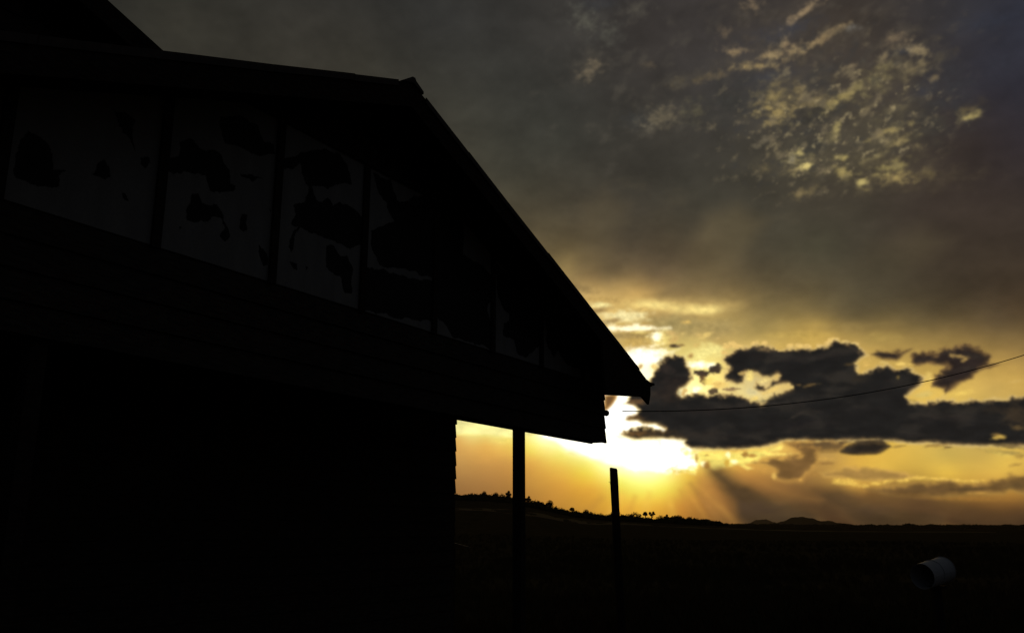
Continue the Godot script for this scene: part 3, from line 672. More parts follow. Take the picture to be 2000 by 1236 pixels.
func sky_image() -> Image:
	cloud_noise.seed = 11; cloud_noise.frequency = 0.8; cloud_noise.fractal_octaves = 5; cloud_noise.fractal_gain = 0.55
	cloud_noise.noise_type = FastNoiseLite.TYPE_SIMPLEX_SMOOTH
	wide_noise.seed = 5; wide_noise.frequency = 0.5; wide_noise.fractal_octaves = 4
	var w := 4096; var h := 2048; var sw := 512; var sh := 256
	var data := PackedFloat32Array(); data.resize(sw * sh * 3)
	for j in sh:
		var el := 90.0 - (j + 0.5) / sh * 180.0
		for i in sw:
			var c := far_sky((i + 0.5) / sw * 360.0 - 180.0, maxf(el, 0.0)) / 255.0
			if el < 0.0: c = Vector3(0.10, 0.09, 0.07)
			var o := (j * sw + i) * 3
			data[o] = to_linear(c.x); data[o + 1] = to_linear(c.y); data[o + 2] = to_linear(c.z)
	var img := Image.create_from_data(sw, sh, false, Image.FORMAT_RGBF, data.to_byte_array())
	img.resize(w, h, Image.INTERPOLATE_CUBIC)
	# the western sky in full detail
	var k := w / 360.0
	var i0 := int((180.0 - 40.0) * k); var i1 := int((180.0 + 42.0) * k); var j0 := int((90.0 - 39.0) * k); var j1 := int(90.0 * k) + 6
	var nw := i1 - i0; var nh := j1 - j0
	var px := PackedVector3Array(); px.resize(nw * nh)
	var step := 4
	var gw := nw / step + 2; var gh := nh / step + 2
	var grid := PackedVector3Array(); grid.resize(gw * gh)
	for gj in gh:
		var el := 90.0 - (j0 + gj * step + 0.5) / k
		for gi in gw:
			var az := (i0 + gi * step + 0.5) / k - 180.0
			var sum := Vector3.ZERO
			for c in 3: sum[c] = SKY_PLANE[0][c] + SKY_PLANE[1][c] * az + SKY_PLANE[2][c] * el * 1.3
			for b in SKY_BASE:
				var dx: float = az - b[0]; var dy: float = (el - b[1]) * 1.3
				sum += Vector3(b[2], b[3], b[4]) * sqrt(dx * dx + dy * dy + 0.1225)
			grid[gj * gw + gi] = sum.max(Vector3(40, 36, 30))
	for j in nh:
		var fy := float(j) / step; var gy := int(fy); fy -= gy
		for i in nw:
			var fx := float(i) / step; var gx := int(fx); fx -= gx
			var o := gy * gw + gx
			px[j * nw + i] = grid[o].lerp(grid[o + 1], fx).lerp(grid[o + gw].lerp(grid[o + gw + 1], fx), fy)
	# soft unevenness of the high cloud
	for j in nh:
		var el := 90.0 - (j0 + j + 0.5) / k
		for i in nw:
			var az := (i0 + i + 0.5) / k - 180.0
			var n := cloud_noise.get_noise_2d(az * 0.22 + 40.0, el * 0.4)
			var n2 := cloud_noise.get_noise_2d(az * 0.9, el * 1.3 + 90.0)
			px[j * nw + i] *= 1.0 + (0.10 * n + 0.035 * n2) * smoothstep(1.0, 12.0, el) + 0.03 * n
	for L in SKY_LAYERS:
		if L[0] == "M": sky_mottle(px, nw, nh, i0, j0, k, L)
		elif L[0] == "P": sky_cloud(px, nw, nh, i0, j0, k, L)
		else: sky_puff(px, nw, nh, i0, j0, k, L)
	var out := PackedFloat32Array(); out.resize(nw * nh * 3)
	for j in nh:
		var el := 90.0 - (j0 + j + 0.5) / k
		for i in nw:
			var az := (i0 + i + 0.5) / k - 180.0
			var a := smoothstep(-40.0, -33.0, az) * (1.0 - smoothstep(36.0, 42.0, az)) * (1.0 - smoothstep(34.0, 38.5, el))
			var c := px[j * nw + i]
			if a < 0.999: c = far_sky(az, maxf(el, 0.0)).lerp(c, a)
			c /= 255.0
			var o := (j * nw + i) * 3
			out[o] = to_linear(c.x); out[o + 1] = to_linear(c.y); out[o + 2] = to_linear(c.z)
	var detail := Image.create_from_data(nw, nh, false, Image.FORMAT_RGBF, out.to_byte_array())
	img.blit_rect(detail, Rect2i(0, 0, nw, nh), Vector2i(i0, j0))
	return img

func sky_puff(px: PackedVector3Array, nw: int, nh: int, i0: int, j0: int, k: float, L: Array) -> void:
	var az0: float = L[1]; var el0: float = L[2]; var rx: float = L[3]; var ry: float = L[4]
	var ca := cos(deg_to_rad(L[5])); var sa := sin(deg_to_rad(L[5]))
	var col := Vector3(L[6][0], L[6][1], L[6][2]); var alpha: float = L[7]; var amp: float = L[8]; var soft: float = L[9]; var f: float = L[10]
	var r := maxf(rx, ry) * (1.0 + amp * 0.7)
	for j in range(maxi(0, int((90.0 - el0 - r) * k) - j0), mini(nh, int((90.0 - el0 + r) * k) - j0 + 1)):
		var y := 90.0 - (j0 + j + 0.5) / k
		for i in range(maxi(0, int((180.0 + az0 - r) * k) - i0), mini(nw, int((180.0 + az0 + r) * k) - i0 + 1)):
			var x := (i0 + i + 0.5) / k - 180.0
			var u := ((x - az0) * ca - (y - el0) * sa) / rx; var v := ((x - az0) * sa + (y - el0) * ca) / ry
			var q := 1.0 - sqrt(u * u + v * v)
			if q < -amp: continue
			var a := smoothstep(0.0, soft, q + amp * cloud_noise.get_noise_2d(x * f, y * f * 1.5)) * alpha
			if a > 0.0: px[j * nw + i] = px[j * nw + i].lerp(col * (1.0 + 0.16 * cloud_noise.get_noise_2d(x * f * 2.2 + 9.0, y * f * 3.0)), a)

func sky_mottle(px: PackedVector3Array, nw: int, nh: int, i0: int, j0: int, k: float, L: Array) -> void:   # a soft field of small cloudlets
	var az0: float = L[1]; var el0: float = L[2]; var rx: float = L[3]; var ry: float = L[4]
	var ca := cos(deg_to_rad(L[5])); var sa := sin(deg_to_rad(L[5]))
	var col := Vector3(L[6][0], L[6][1], L[6][2]); var alpha: float = L[7]; var lo: float = L[8]; var hi: float = L[9]; var f: float = L[10]; var stretch: float = L[11]
	for j in range(maxi(0, int((90.0 - el0 - ry) * k) - j0), mini(nh, int((90.0 - el0 + ry) * k) - j0 + 1)):
		var y := 90.0 - (j0 + j + 0.5) / k
		for i in range(maxi(0, int((180.0 + az0 - rx) * k) - i0), mini(nw, int((180.0 + az0 + rx) * k) - i0 + 1)):
			var x := (i0 + i + 0.5) / k - 180.0
			var e := Vector2((x - az0) / rx, (y - el0) / ry).length()
			if e >= 1.0: continue
			var u := (x - az0) * ca - (y - el0) * sa; var v := ((x - az0) * sa + (y - el0) * ca) * stretch
			var n := cloud_noise.get_noise_2d(u * f + col.x, v * f) - 0.25 * e
			var a := smoothstep(lo, hi, n) * alpha * (1.0 - smoothstep(0.55, 1.0, e))
			if a > 0.0: px[j * nw + i] = px[j * nw + i].lerp(col, a)

func sky_cloud(px: PackedVector3Array, nw: int, nh: int, i0: int, j0: int, k: float, L: Array) -> void:
	var pts := PackedVector2Array()
	var lo := Vector2(999, 999); var hi := -lo
	for p in L[1]:
		var q := Vector2(p[0], p[1]); pts.append(q); lo = lo.min(q); hi = hi.max(q)
	var edge := Vector3(L[2][0], L[2][1], L[2][2]); var core := Vector3(L[3][0], L[3][1], L[3][2])
	var soft: float = L[4]; var amp: float = L[5]; var depth: float = L[6]; var alpha: float = L[7]
	var rim := Vector3(L[8][0], L[8][1], L[8][2]); var rs: float = L[9]; var f: float = L[10]
	var m := soft + amp + 0.05
	var n := pts.size()
	for j in range(maxi(0, int((90.0 - hi.y - m) * k) - j0), mini(nh, int((90.0 - lo.y + m) * k) - j0 + 1)):
		var y := 90.0 - (j0 + j + 0.5) / k
		for i in range(maxi(0, int((180.0 + lo.x - m) * k) - i0), mini(nw, int((180.0 + hi.x + m) * k) - i0 + 1)):
			var x := (i0 + i + 0.5) / k - 180.0
			var best := 1e9; var inside := false; var up := 0.0
			var b := pts[n - 1]
			for q in n:
				var a := pts[q]
				var ab := b - a; var ap := Vector2(x - a.x, y - a.y)
				var t := clampf(ap.dot(ab) / ab.length_squared(), 0.0, 1.0)
				var off := ap - ab * t; var l2 := off.length_squared()
				if l2 < best: best = l2; up = off.y
				if (a.y > y) != (b.y > y) and x < (b.x - a.x) * (y - a.y) / (b.y - a.y) + a.x: inside = not inside
				b = a
			var d := sqrt(best) * (1.0 if inside else -1.0)
			if d < -m: continue
			var nz := cloud_noise.get_noise_2d(x * f, y * f * 1.2)
			var under := smoothstep(0.0, 0.8, (up if inside else -up) / (sqrt(best) + 0.001))   # cloud bases are flatter than tops
			d += nz * amp * lerpf(1.0, 0.3, under)
			var a2 := smoothstep(-soft, soft, d) * alpha
			if a2 <= 0.0: continue
			var c := edge.lerp(core, smoothstep(0.0, depth, d + 0.4 * depth * cloud_noise.get_noise_2d(x * f * 0.6 + 31.0, y * f * 0.9)))
			c *= 1.0 + 0.2 * cloud_noise.get_noise_2d(x * f * 0.4, y * f * 0.9 + 17.0)
			if depth > 0.2: c = c.lerp(Vector3(60, 54, 47).max(core), 0.55 * smoothstep(-0.05, 0.6, cloud_noise.get_noise_2d(x * f * 0.2 + 71.0, y * f * 0.5)) * smoothstep(0.0, depth, d))
			var o := j * nw + i
			if rs > 0.0:
				var e := exp(-pow(d / (soft * 1.1), 2.0)) * rs
				c = c.lerp(rim, e * smoothstep(60.0, 200.0, px[o].x))
			px[o] = px[o].lerp(c, a2)

# ---------------------------------------------------------------- materials
func paint_material() -> StandardMaterial3D:   # weathered off-white paint that has flaked off in patches
	var w := 2048; var h := 512
	var s0 := 1.1; var s1 := 9.0; var y0 := 3.1; var y1 := 5.0
	var grain := FastNoiseLite.new(); grain.seed = 21; grain.frequency = 5.0; grain.fractal_octaves = 4
	var bytes := PackedByteArray(); bytes.resize(w * h * 3)
	for j in h:
		var y := y1 - (y1 - y0) * (j + 0.5) / h
		for i in w:
			var s := s0 + (s1 - s0) * (i + 0.5) / w
			var n := grain.get_noise_2d(s * 1.2, y * 0.35) * 0.5 + grain.get_noise_2d(s * 9.0, y * 9.0) * 0.35
			var v := 0.58 + 0.09 * n
			var o := (j * w + i) * 3
			bytes[o] = int(clampf(v * 1.0, 0, 1) * 255); bytes[o + 1] = int(clampf(v * 0.99, 0, 1) * 255); bytes[o + 2] = int(clampf(v * 0.96, 0, 1) * 255)
	for flat in PEELED:
		var pts := PackedVector2Array()
		var lo := Vector2(99, 99); var hi := -lo
		for q in range(0, flat.size(), 2):
			var p := Vector2(flat[q], flat[q + 1]); pts.append(p); lo = lo.min(p); hi = hi.max(p)
		lo -= Vector2(0.05, 0.05); hi += Vector2(0.05, 0.05)
		for j in range(maxi(0, int((y1 - hi.y) / (y1 - y0) * h)), mini(h, int((y1 - lo.y) / (y1 - y0) * h) + 1)):
			var y := y1 - (y1 - y0) * (j + 0.5) / h
			for i in range(maxi(0, int((lo.x - s0) / (s1 - s0) * w)), mini(w, int((hi.x - s0) / (s1 - s0) * w) + 1)):
				var s := s0 + (s1 - s0) * (i + 0.5) / w
				var p := Vector2(s + 0.028 * grain.get_noise_2d(s * 1.1, y * 1.1), y + 0.028 * grain.get_noise_2d(s * 1.1 + 60.0, y * 1.1))
				if Geometry2D.is_point_in_polygon(p, pts):
					var v := 0.17 + 0.05 * grain.get_noise_2d(s * 3.0, y * 0.8)
					var o := (j * w + i) * 3
					bytes[o] = int(v * 255); bytes[o + 1] = int(v * 235); bytes[o + 2] = int(v * 215)
	var m := StandardMaterial3D.new()
	m.albedo_texture = ImageTexture.create_from_image(Image.create_from_data(w, h, false, Image.FORMAT_RGB8, bytes))
	m.roughness = 0.85
	return m

func materials() -> void:
	M.paint = paint_material()
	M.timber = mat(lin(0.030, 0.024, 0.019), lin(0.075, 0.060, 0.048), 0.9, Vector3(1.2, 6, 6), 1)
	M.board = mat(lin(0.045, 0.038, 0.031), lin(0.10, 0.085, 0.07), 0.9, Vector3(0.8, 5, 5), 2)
	M.iron = mat(lin(0.045, 0.034, 0.026), lin(0.10, 0.075, 0.058), 0.75, Vector3(1.5, 1.5, 1.5), 3)
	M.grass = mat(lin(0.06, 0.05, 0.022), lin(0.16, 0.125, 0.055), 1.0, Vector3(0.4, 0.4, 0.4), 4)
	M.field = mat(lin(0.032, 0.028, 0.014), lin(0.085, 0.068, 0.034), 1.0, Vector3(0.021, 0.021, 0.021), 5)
	M.field.uv1_world_triplanar = true
	M.track = mat(lin(0.12, 0.10, 0.055), lin(0.26, 0.21, 0.12), 1.0, Vector3(0.1, 0.1, 0.1), 6)
	M.scrub = mat(lin(0.022, 0.026, 0.013), lin(0.05, 0.055, 0.028), 1.0, Vector3(0.05, 0.05, 0.05), 7)
	M.leaf = mat(lin(0.03, 0.04, 0.018), lin(0.075, 0.085, 0.04), 0.9, Vector3(0.6, 0.6, 0.6), 8)
	for q in [M.grass, M.field, M.track, M.scrub, M.leaf]: q.metallic_specular = 0.0
	M.bark = mat(lin(0.06, 0.05, 0.04), lin(0.14, 0.12, 0.10), 0.95, Vector3(1, 1, 1), 9)
	M.white_tin = mat(lin(0.34, 0.36, 0.38), lin(0.52, 0.54, 0.56), 0.5, Vector3(3, 3, 3), 10)
	M.cable = StandardMaterial3D.new(); M.cable.albedo_color = lin(0.03, 0.03, 0.03); M.cable.roughness = 0.7
	M.wire = StandardMaterial3D.new(); M.wire.albedo_color = lin(0.15, 0.13, 0.12); M.wire.roughness = 0.6; M.wire.metallic = 0.6
	M.ceramic = StandardMaterial3D.new(); M.ceramic.albedo_color = lin(0.10, 0.06, 0.04); M.ceramic.roughness = 0.25

# ---------------------------------------------------------------- land
const RIDGE := [[-60.0, 2.6], [-30.0, 2.5], [-10.0, 2.25], [-3.6, 1.98], [-1.6, 1.95], [0.0, 1.80], [1.0, 1.55], [2.0, 1.32], [3.3, 0.98], [4.9, 0.75], [6.5, 0.62], [9.75, 0.40], [12.9, 0.22], [18.0, 0.02], [24.0, -0.06], [60.0, -0.06]]

func ridge(az: float) -> float:
	for k in RIDGE.size() - 1:
		if az <= RIDGE[k + 1][0]:
			return lerpf(RIDGE[k][1], RIDGE[k + 1][1], clampf((az - RIDGE[k][0]) / (RIDGE[k + 1][0] - RIDGE[k][0]), 0.0, 1.0))
	return RIDGE[-1][1]

var land_noise := FastNoiseLite.new()

func land(x: float, z: float) -> float:
	var r := Vector2(x, z).length()
	var n := land_noise.get_noise_2d(x, z)
	var near := 0.12 * n * smoothstep(12.0, 60.0, r)
	if z > 0.0: return near
	var az := rad_to_deg(atan2(x, -z))
	var top := EYE + 640.0 * tan(deg_to_rad(ridge(az)))
	var t := clampf((r - 45.0) / 595.0, 0.0, 1.0)
	var h := top * (0.25 * t + 0.75 * t * t) if top > 0.0 else top * t
	h += n * 1.2 * smoothstep(80.0, 400.0, r) * smoothstep(14.0, 6.0, az)
	if r > 640.0: h -= (r - 640.0) * 0.035 * smoothstep(4.0, 11.0, top)
	return maxf(h, -30.0) + near

func ground_at(az: float, r: float) -> Vector3:
	var a := deg_to_rad(az)
	var x := sin(a) * r; var z := -cos(a) * r
	return Vector3(x, land(x, z), z)

func build_land() -> void:
	land_noise.seed = 3; land_noise.frequency = 0.012; land_noise.fractal_octaves = 4
	var st := SurfaceTool.new(); st.begin(Mesh.PRIMITIVE_TRIANGLES); st.set_smooth_group(0)
	var radii := [0.0]
	var r := 3.0
	while r < 15000.0:
		radii.append(r); r *= 1.09
	var seg := 240
	for k in radii.size() - 1:
		for i in seg:
			var a0 := 360.0 * i / seg - 180.0; var a1 := 360.0 * (i + 1) / seg - 180.0
			var p := [ground_at(a0, radii[k]), ground_at(a1, radii[k]), ground_at(a1, radii[k + 1]), ground_at(a0, radii[k + 1])]
			for q in ([0, 2, 1, 0, 3, 2] if k > 0 else [0, 3, 2]): st.add_vertex(p[q])
	st.generate_normals()
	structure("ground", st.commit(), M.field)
	# pale dry strip that crosses the slope
	st = SurfaceTool.new(); st.begin(Mesh.PRIMITIVE_TRIANGLES); st.set_smooth_group(0)
	for i in 150:
		var q := []
		for e in [[i, 0], [i + 1, 0], [i + 1, 1], [i, 1]]:
			var az: float = -4.6 + e[0] * 0.22
			var rr: float = 380.0 - 1.6 * az + 10.0 * land_noise.get_noise_2d(az * 30.0, 5.0) + e[1] * (46.0 + 30.0 * land_noise.get_noise_2d(az * 40.0, 50.0))
			q.append(ground_at(az, rr) + Vector3(0, 0.12, 0))
		for e in [0, 2, 1, 0, 3, 2]: st.add_vertex(q[e])
	st.generate_normals()
	structure("track", st.commit(), M.track)
	# far hills
	far_hill("hill", 17.75, 5200.0, 0.70, [[-2.6, 0.0], [-1.6, 0.30], [-0.9, 0.62], [-0.25, 0.96], [0.25, 1.0], [0.8, 0.88], [1.4, 0.62], [1.8, 0.66], [2.4, 0.46], [4.0, 0.2], [6.0, 0.0]])
	far_hill("hill_001", 15.65, 9500.0, 0.56, [[-1.2, 0.0], [-0.8, 0.6], [-0.3, 0.95], [0.2, 1.0], [0.7, 0.7], [1.3, 0.0]])
	far_hill("hill_002", 12.3, 10500.0, 0.60, [[-1.0, 0.0], [-0.5, 0.7], [0.0, 1.0], [0.5, 0.7], [0.9, 0.0]])

func far_hill(called: String, az0: float, r: float, el: float, shape: Array) -> void:
	var st := SurfaceTool.new(); st.begin(Mesh.PRIMITIVE_TRIANGLES); st.set_smooth_group(0)
	var n := FastNoiseLite.new(); n.seed = int(r); n.frequency = 1.4; n.fractal_octaves = 5
	var cols := 120; var rows := 10
	var at := func(i: int, j: int) -> Vector3:
		var d: float = lerpf(shape[0][0], shape[-1][0], float(i) / cols)
		var hgt := 0.0
		for k in shape.size() - 1:
			if d <= shape[k + 1][0]:
				var f: float = (d - shape[k][0]) / (shape[k + 1][0] - shape[k][0])
				hgt = lerpf(shape[k][1], shape[k + 1][1], f * f * (3.0 - 2.0 * f)); break
		var t := float(j) / rows
		var across := sin(t * PI)
		var rr := r * (0.93 + 0.14 * t)
		var y := (EYE + r * tan(deg_to_rad(el)) * hgt + 40.0) * across - 40.0
		y += r * 0.0006 * n.get_noise_2d(d * 3.0, t * 4.0) * across
		var a := deg_to_rad(az0 + d)
		return Vector3(sin(a) * rr, y, -cos(a) * rr)
	for i in cols:
		for j in rows:
			var p := [at.call(i, j), at.call(i + 1, j), at.call(i + 1, j + 1), at.call(i, j + 1)]
			for q in [0, 2, 1, 0, 3, 2]: st.add_vertex(p[q])
	st.generate_normals()
	structure(called, st.commit(), M.scrub)

# ---------------------------------------------------------------- trees and scrub
func leaf_cloud(seed_: int, clumps: Array, leaves: int, size: float) -> ArrayMesh:   # clumps: [centre, radii]
	var r := RandomNumberGenerator.new(); r.seed = seed_
	var st := SurfaceTool.new(); st.begin(Mesh.PRIMITIVE_TRIANGLES)
	for k in leaves:
		var c: Array = clumps[r.randi() % clumps.size()]
		var d := Vector3(r.randfn(), r.randfn(), r.randfn()).normalized() * pow(r.randf(), 0.45)
		var p: Vector3 = c[0] + d * c[1]
		var u := Vector3(r.randfn(), r.randfn(), r.randfn()).normalized() * size * r.randf_range(0.6, 1.4)
		var v := u.cross(Vector3(r.randfn(), r.randfn(), r.randfn())).normalized() * size * r.randf_range(0.4, 0.9)
		for q in [p - u, p + v, p + u, p - u, p + u, p - v]: st.add_vertex(q)
	st.generate_normals()
	return st.commit()

var crowns := []
var trunks := []

func tree_kinds() -> void:   # unit trees, about 1 m high, scaled when placed
	var kinds := [
		[0.22, [[Vector3(0, 0.66, 0), Vector3(0.30, 0.26, 0.30)], [Vector3(0.12, 0.52, 0.1), Vector3(0.24, 0.2, 0.24)], [Vector3(-0.14, 0.5, -0.05), Vector3(0.22, 0.2, 0.22)], [Vector3(0.02, 0.3, 0), Vector3(0.3, 0.2, 0.3)]]],
		[0.42, [[Vector3(0.02, 0.80, 0), Vector3(0.20, 0.19, 0.20)], [Vector3(0.10, 0.66, 0), Vector3(0.15, 0.14, 0.16)], [Vector3(-0.09, 0.70, 0), Vector3(0.16, 0.15, 0.16)]]],
		[0.15, [[Vector3(-0.3, 0.42, 0), Vector3(0.34, 0.28, 0.3)], [Vector3(0.1, 0.62, 0), Vector3(0.36, 0.32, 0.3)], [Vector3(0.5, 0.45, 0), Vector3(0.30, 0.24, 0.3)], [Vector3(0.05, 0.25, 0), Vector3(0.55, 0.22, 0.4)]]],
		[0.35, [[Vector3(0.05, 0.82, 0), Vector3(0.10, 0.17, 0.12)], [Vector3(-0.10, 0.62, 0.03), Vector3(0.15, 0.15, 0.16)], [Vector3(0.14, 0.56, 0), Vector3(0.16, 0.13, 0.16)], [Vector3(0, 0.36, 0), Vector3(0.22, 0.18, 0.2)]]],
		[0.40, [[Vector3(-0.13, 0.78, 0), Vector3(0.13, 0.16, 0.14)], [Vector3(0.16, 0.84, 0.02), Vector3(0.11, 0.12, 0.13)], [Vector3(0.08, 0.66, 0), Vector3(0.10, 0.09, 0.12)], [Vector3(-0.05, 0.62, 0), Vector3(0.12, 0.10, 0.12)], [Vector3(0.26, 0.70, 0), Vector3(0.07, 0.06, 0.08)]]]]
	for k in kinds.size():
		crowns.append(leaf_cloud(100 + k, kinds[k][1], 900, 0.045))
		var st := SurfaceTool.new(); st.begin(Mesh.PRIMITIVE_TRIANGLES)
		var f: float = kinds[k][0]
		tube_into(st, PackedVector3Array([Vector3(0, -0.06, 0), Vector3(0.01, f * 0.6, 0), Vector3(0.02, f + 0.12, 0.01)]), PackedFloat32Array([0.045, 0.035, 0.025]), 6)
		for c in kinds[k][1]:
			tube_into(st, PackedVector3Array([Vector3(0.012, f * 0.75, 0), (Vector3(0.012, f * 0.75, 0) + c[0]) * 0.5 + Vector3(0, -0.02, 0), c[0]]), PackedFloat32Array([0.024, 0.016, 0.006]), 5)
		st.generate_normals()
		trunks.append(st.commit())

func tree(az: float, r: float, height: float, kind: int, label: String, group: String, wide := 1.0) -> void:
	var t := thing("tree", label, "tree", ground_at(az, r), rng.randf() * 0.6 - 0.3, group)
	t.scale = Vector3(height * wide, height, height * wide)
	part(t, "trunk", trunks[kind], M.bark)
	part(t, "crown", crowns[kind], M.leaf)

func scrub(called: String, label: String, az0: float, az1: float, count: int, rad: Callable, hgt: Callable, seed_: int) -> void:
	var r := RandomNumberGenerator.new(); r.seed = seed_
	var mm := MultiMesh.new(); mm.transform_format = MultiMesh.TRANSFORM_3D
	mm.mesh = leaf_cloud(seed_, [[Vector3(0, 0.45, 0), Vector3(0.5, 0.45, 0.5)], [Vector3(0.3, 0.3, 0), Vector3(0.45, 0.32, 0.4)], [Vector3(-0.35, 0.28, 0), Vector3(0.4, 0.3, 0.4)]], 160, 0.11)
	mm.instance_count = count
	for k in count:
		var az := lerpf(az0, az1, r.randf())
		var p := ground_at(az, rad.call(r, az))
		var s: float = hgt.call(r, az)
		mm.set_instance_transform(k, Transform3D(Basis(Vector3.UP, r.randf() * TAU).scaled(Vector3(s * 1.5, s, s * 1.5)), p - Vector3(0, 0.1 * s, 0)))
	var o := MultiMeshInstance3D.new(); o.name = called; o.multimesh = mm; o.material_override = M.leaf
	o.set_meta("kind", "stuff"); o.set_meta("label", label); o.set_meta("category", "scrub")
	add_child(o)

func grass() -> void:
	var r := RandomNumberGenerator.new(); r.seed = 77
	var st := SurfaceTool.new(); st.begin(Mesh.PRIMITIVE_TRIANGLES)
	for k in 26:
		var a := r.randf() * TAU; var d := r.randf() * 0.16
		var p := Vector3(cos(a) * d, 0, sin(a) * d)
		var lean := Vector3(r.randfn() * 0.10, 0, r.randfn() * 0.10)
		var hgt := r.randf_range(0.18, 0.5); var wv := Vector3(cos(a * 3.0), 0, sin(a * 3.0)) * 0.006
		var mid := p + lean * 0.4 + Vector3(0, hgt * 0.6, 0); var tip := p + lean * 1.4 + Vector3(0, hgt, 0)
		for q in [p - wv, mid + wv, p + wv, p - wv, mid - wv, mid + wv, mid - wv, tip, mid + wv]: st.add_vertex(q)
	st.generate_normals()
	var mm := MultiMesh.new(); mm.transform_format = MultiMesh.TRANSFORM_3D; mm.mesh = st.commit()
	mm.instance_count = 24000
	for k in mm.instance_count:
		var az := r.randf_range(-34.0, 48.0); var rad := 4.0 + 110.0 * pow(r.randf(), 1.9)
		var q := ground_at(az, rad)
		var along := q.x * sin(deg_to_rad(31.7)) - q.z * cos(deg_to_rad(31.7)); var out := q.x * cos(deg_to_rad(31.7)) + q.z * sin(deg_to_rad(31.7)) + WALL
		if along < 9.4 and out < 0.6: az = r.randf_range(12.0, 48.0)   # none under the house
		var s := r.randf_range(0.45, 1.15) * (0.75 + 0.7 * land_noise.get_noise_2d(q.x * 6.0, q.z * 6.0)) * lerpf(0.45, 1.0, smoothstep(5.0, 16.0, rad))
		mm.set_instance_transform(k, Transform3D(Basis(Vector3.UP, r.randf() * TAU).scaled(Vector3(s, s, s)), ground_at(az, rad)))
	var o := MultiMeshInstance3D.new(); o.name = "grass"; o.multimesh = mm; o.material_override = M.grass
	o.set_meta("kind", "stuff"); o.set_meta("label", "dry grass covering the dark paddock in front of the hills"); o.set_meta("category", "grass")
	add_child(o)

func build_trees() -> void:
	tree_kinds()
	# [azimuth, height, kind, width, label]: the trees that stand out along the skyline of the near ridge
	var list := [
		[-1.80, 5.2, 0, 1.1, "rounded tree topping the ridge midway between house wall and porch post"],
		[-1.05, 5.0, 0, 1.2, "broad tree on the flat ridge top left of the porch post"],
		[-0.70, 4.6, 2, 0.9, "low spreading tree on the ridge, next left of the spiky one"],
		[-0.25, 6.6, 3, 1.3, "spiky leaning tree on the ridge just left of the porch post"],
		[1.06, 6.2, 3, 1.2, "pointed tree on the ridge just right of the porch post"],
		[1.62, 5.0, 2, 0.9, "wide ragged tree on the ridge slope, second right of the porch post"],
		[1.95, 4.6, 0, 1.0, "small tree left of the big round one on the ridge slope"],
		[2.20, 4.2, 3, 1.1, "thin small tree touching the big round one on the ridge slope"],
		[2.43, 7.6, 0, 1.05, "largest round tree on the ridge slope, right of the porch post"],
		[2.82, 4.0, 3, 1.0, "short pointed tree just right of the big round ridge tree"],
		[3.15, 4.2, 2, 0.9, "low wide tree on the lower ridge slope, under the bright glare"],
		[3.85, 5.4, 1, 1.5, "flat topped tree halfway between porch post and leaning post"],
		[4.75, 5.6, 0, 1.2, "squat dark tree, nearest big one left of the leaning post"],
		[5.05, 4.2, 0, 1.0, "small bushy tree close left of the leaning post"],
		[5.65, 3.6, 2, 0.9, "low spreading bush tree directly left of the leaning post"],
		[7.76, 6.2, 2, 1.25, "wide clump-shaped tree just right of the leaning post"],
		[8.50, 6.4, 1, 1.1, "left one of two slim lollipop trees right of the leaning post"],
		[8.90, 7.0, 4, 1.15, "right one of two slim lollipop trees, the taller one"],
		[9.40, 5.2, 2, 1.0, "bushy spreading tree just right of the two lollipop trees"],
		[9.82, 5.6, 3, 1.3, "leaning pointed tree on the low skyline beneath the sun"],
		[10.60, 6.0, 0, 1.15, "round dark tree right of the sun glare on low skyline"],
		[11.22, 5.2, 0, 1.2, "second round tree on low skyline, right of the sun glare"],
		[11.68, 4.6, 2, 0.9, "low tree at the left foot of the faint reddish hill"]]
	for q in list: tree(q[0], 645.0, q[1], q[2], q[4], "trees along the near skyline", q[3])
	scrub("scrub", "dark low scrub along the crest of the near ridge", -14.0, 13.5, 1500, func(r, _az): return r.randf_range(560.0, 660.0), func(r, az): return (r.randf_range(1.2, 2.8) + 2.6 * pow(r.randf(), 5.0)) * lerpf(1.0, 1.45, smoothstep(9.0, 11.0, az)) * lerpf(1.0, 0.45, smoothstep(11.8, 13.4, az)), 31)
	scrub("scrub_001", "continuous dark tree line on the flat horizon at right", 10.5, 42.0, 3000, func(r, _az): return r.randf_range(1900.0, 2300.0), func(r, az): return r.randf_range(7.0, 14.0) * (0.75 + 0.5 * absf(land_noise.get_noise_2d(az * 60.0, 9.0))), 32)

# ---------------------------------------------------------------- house
func roof_y(s: float) -> float:
	return RIDGE_Y - PITCH * absf(s - RIDGE_S)

func board_row(parent: Node3D, called: String, s0: float, s1: float, y: float, hgt: float, z: float, m: Material, ragged := 0.012) -> void:
	var a := s0; var b := s1 + rng.randf_range(-ragged, ragged)
	part(parent, called, box(b - a, hgt + 0.02, 0.018), m, Vector3((a + b) / 2, y + hgt / 2, z + 0.012), Vector3(-0.10, 0, rng.randf_range(-0.0012, 0.0012)))

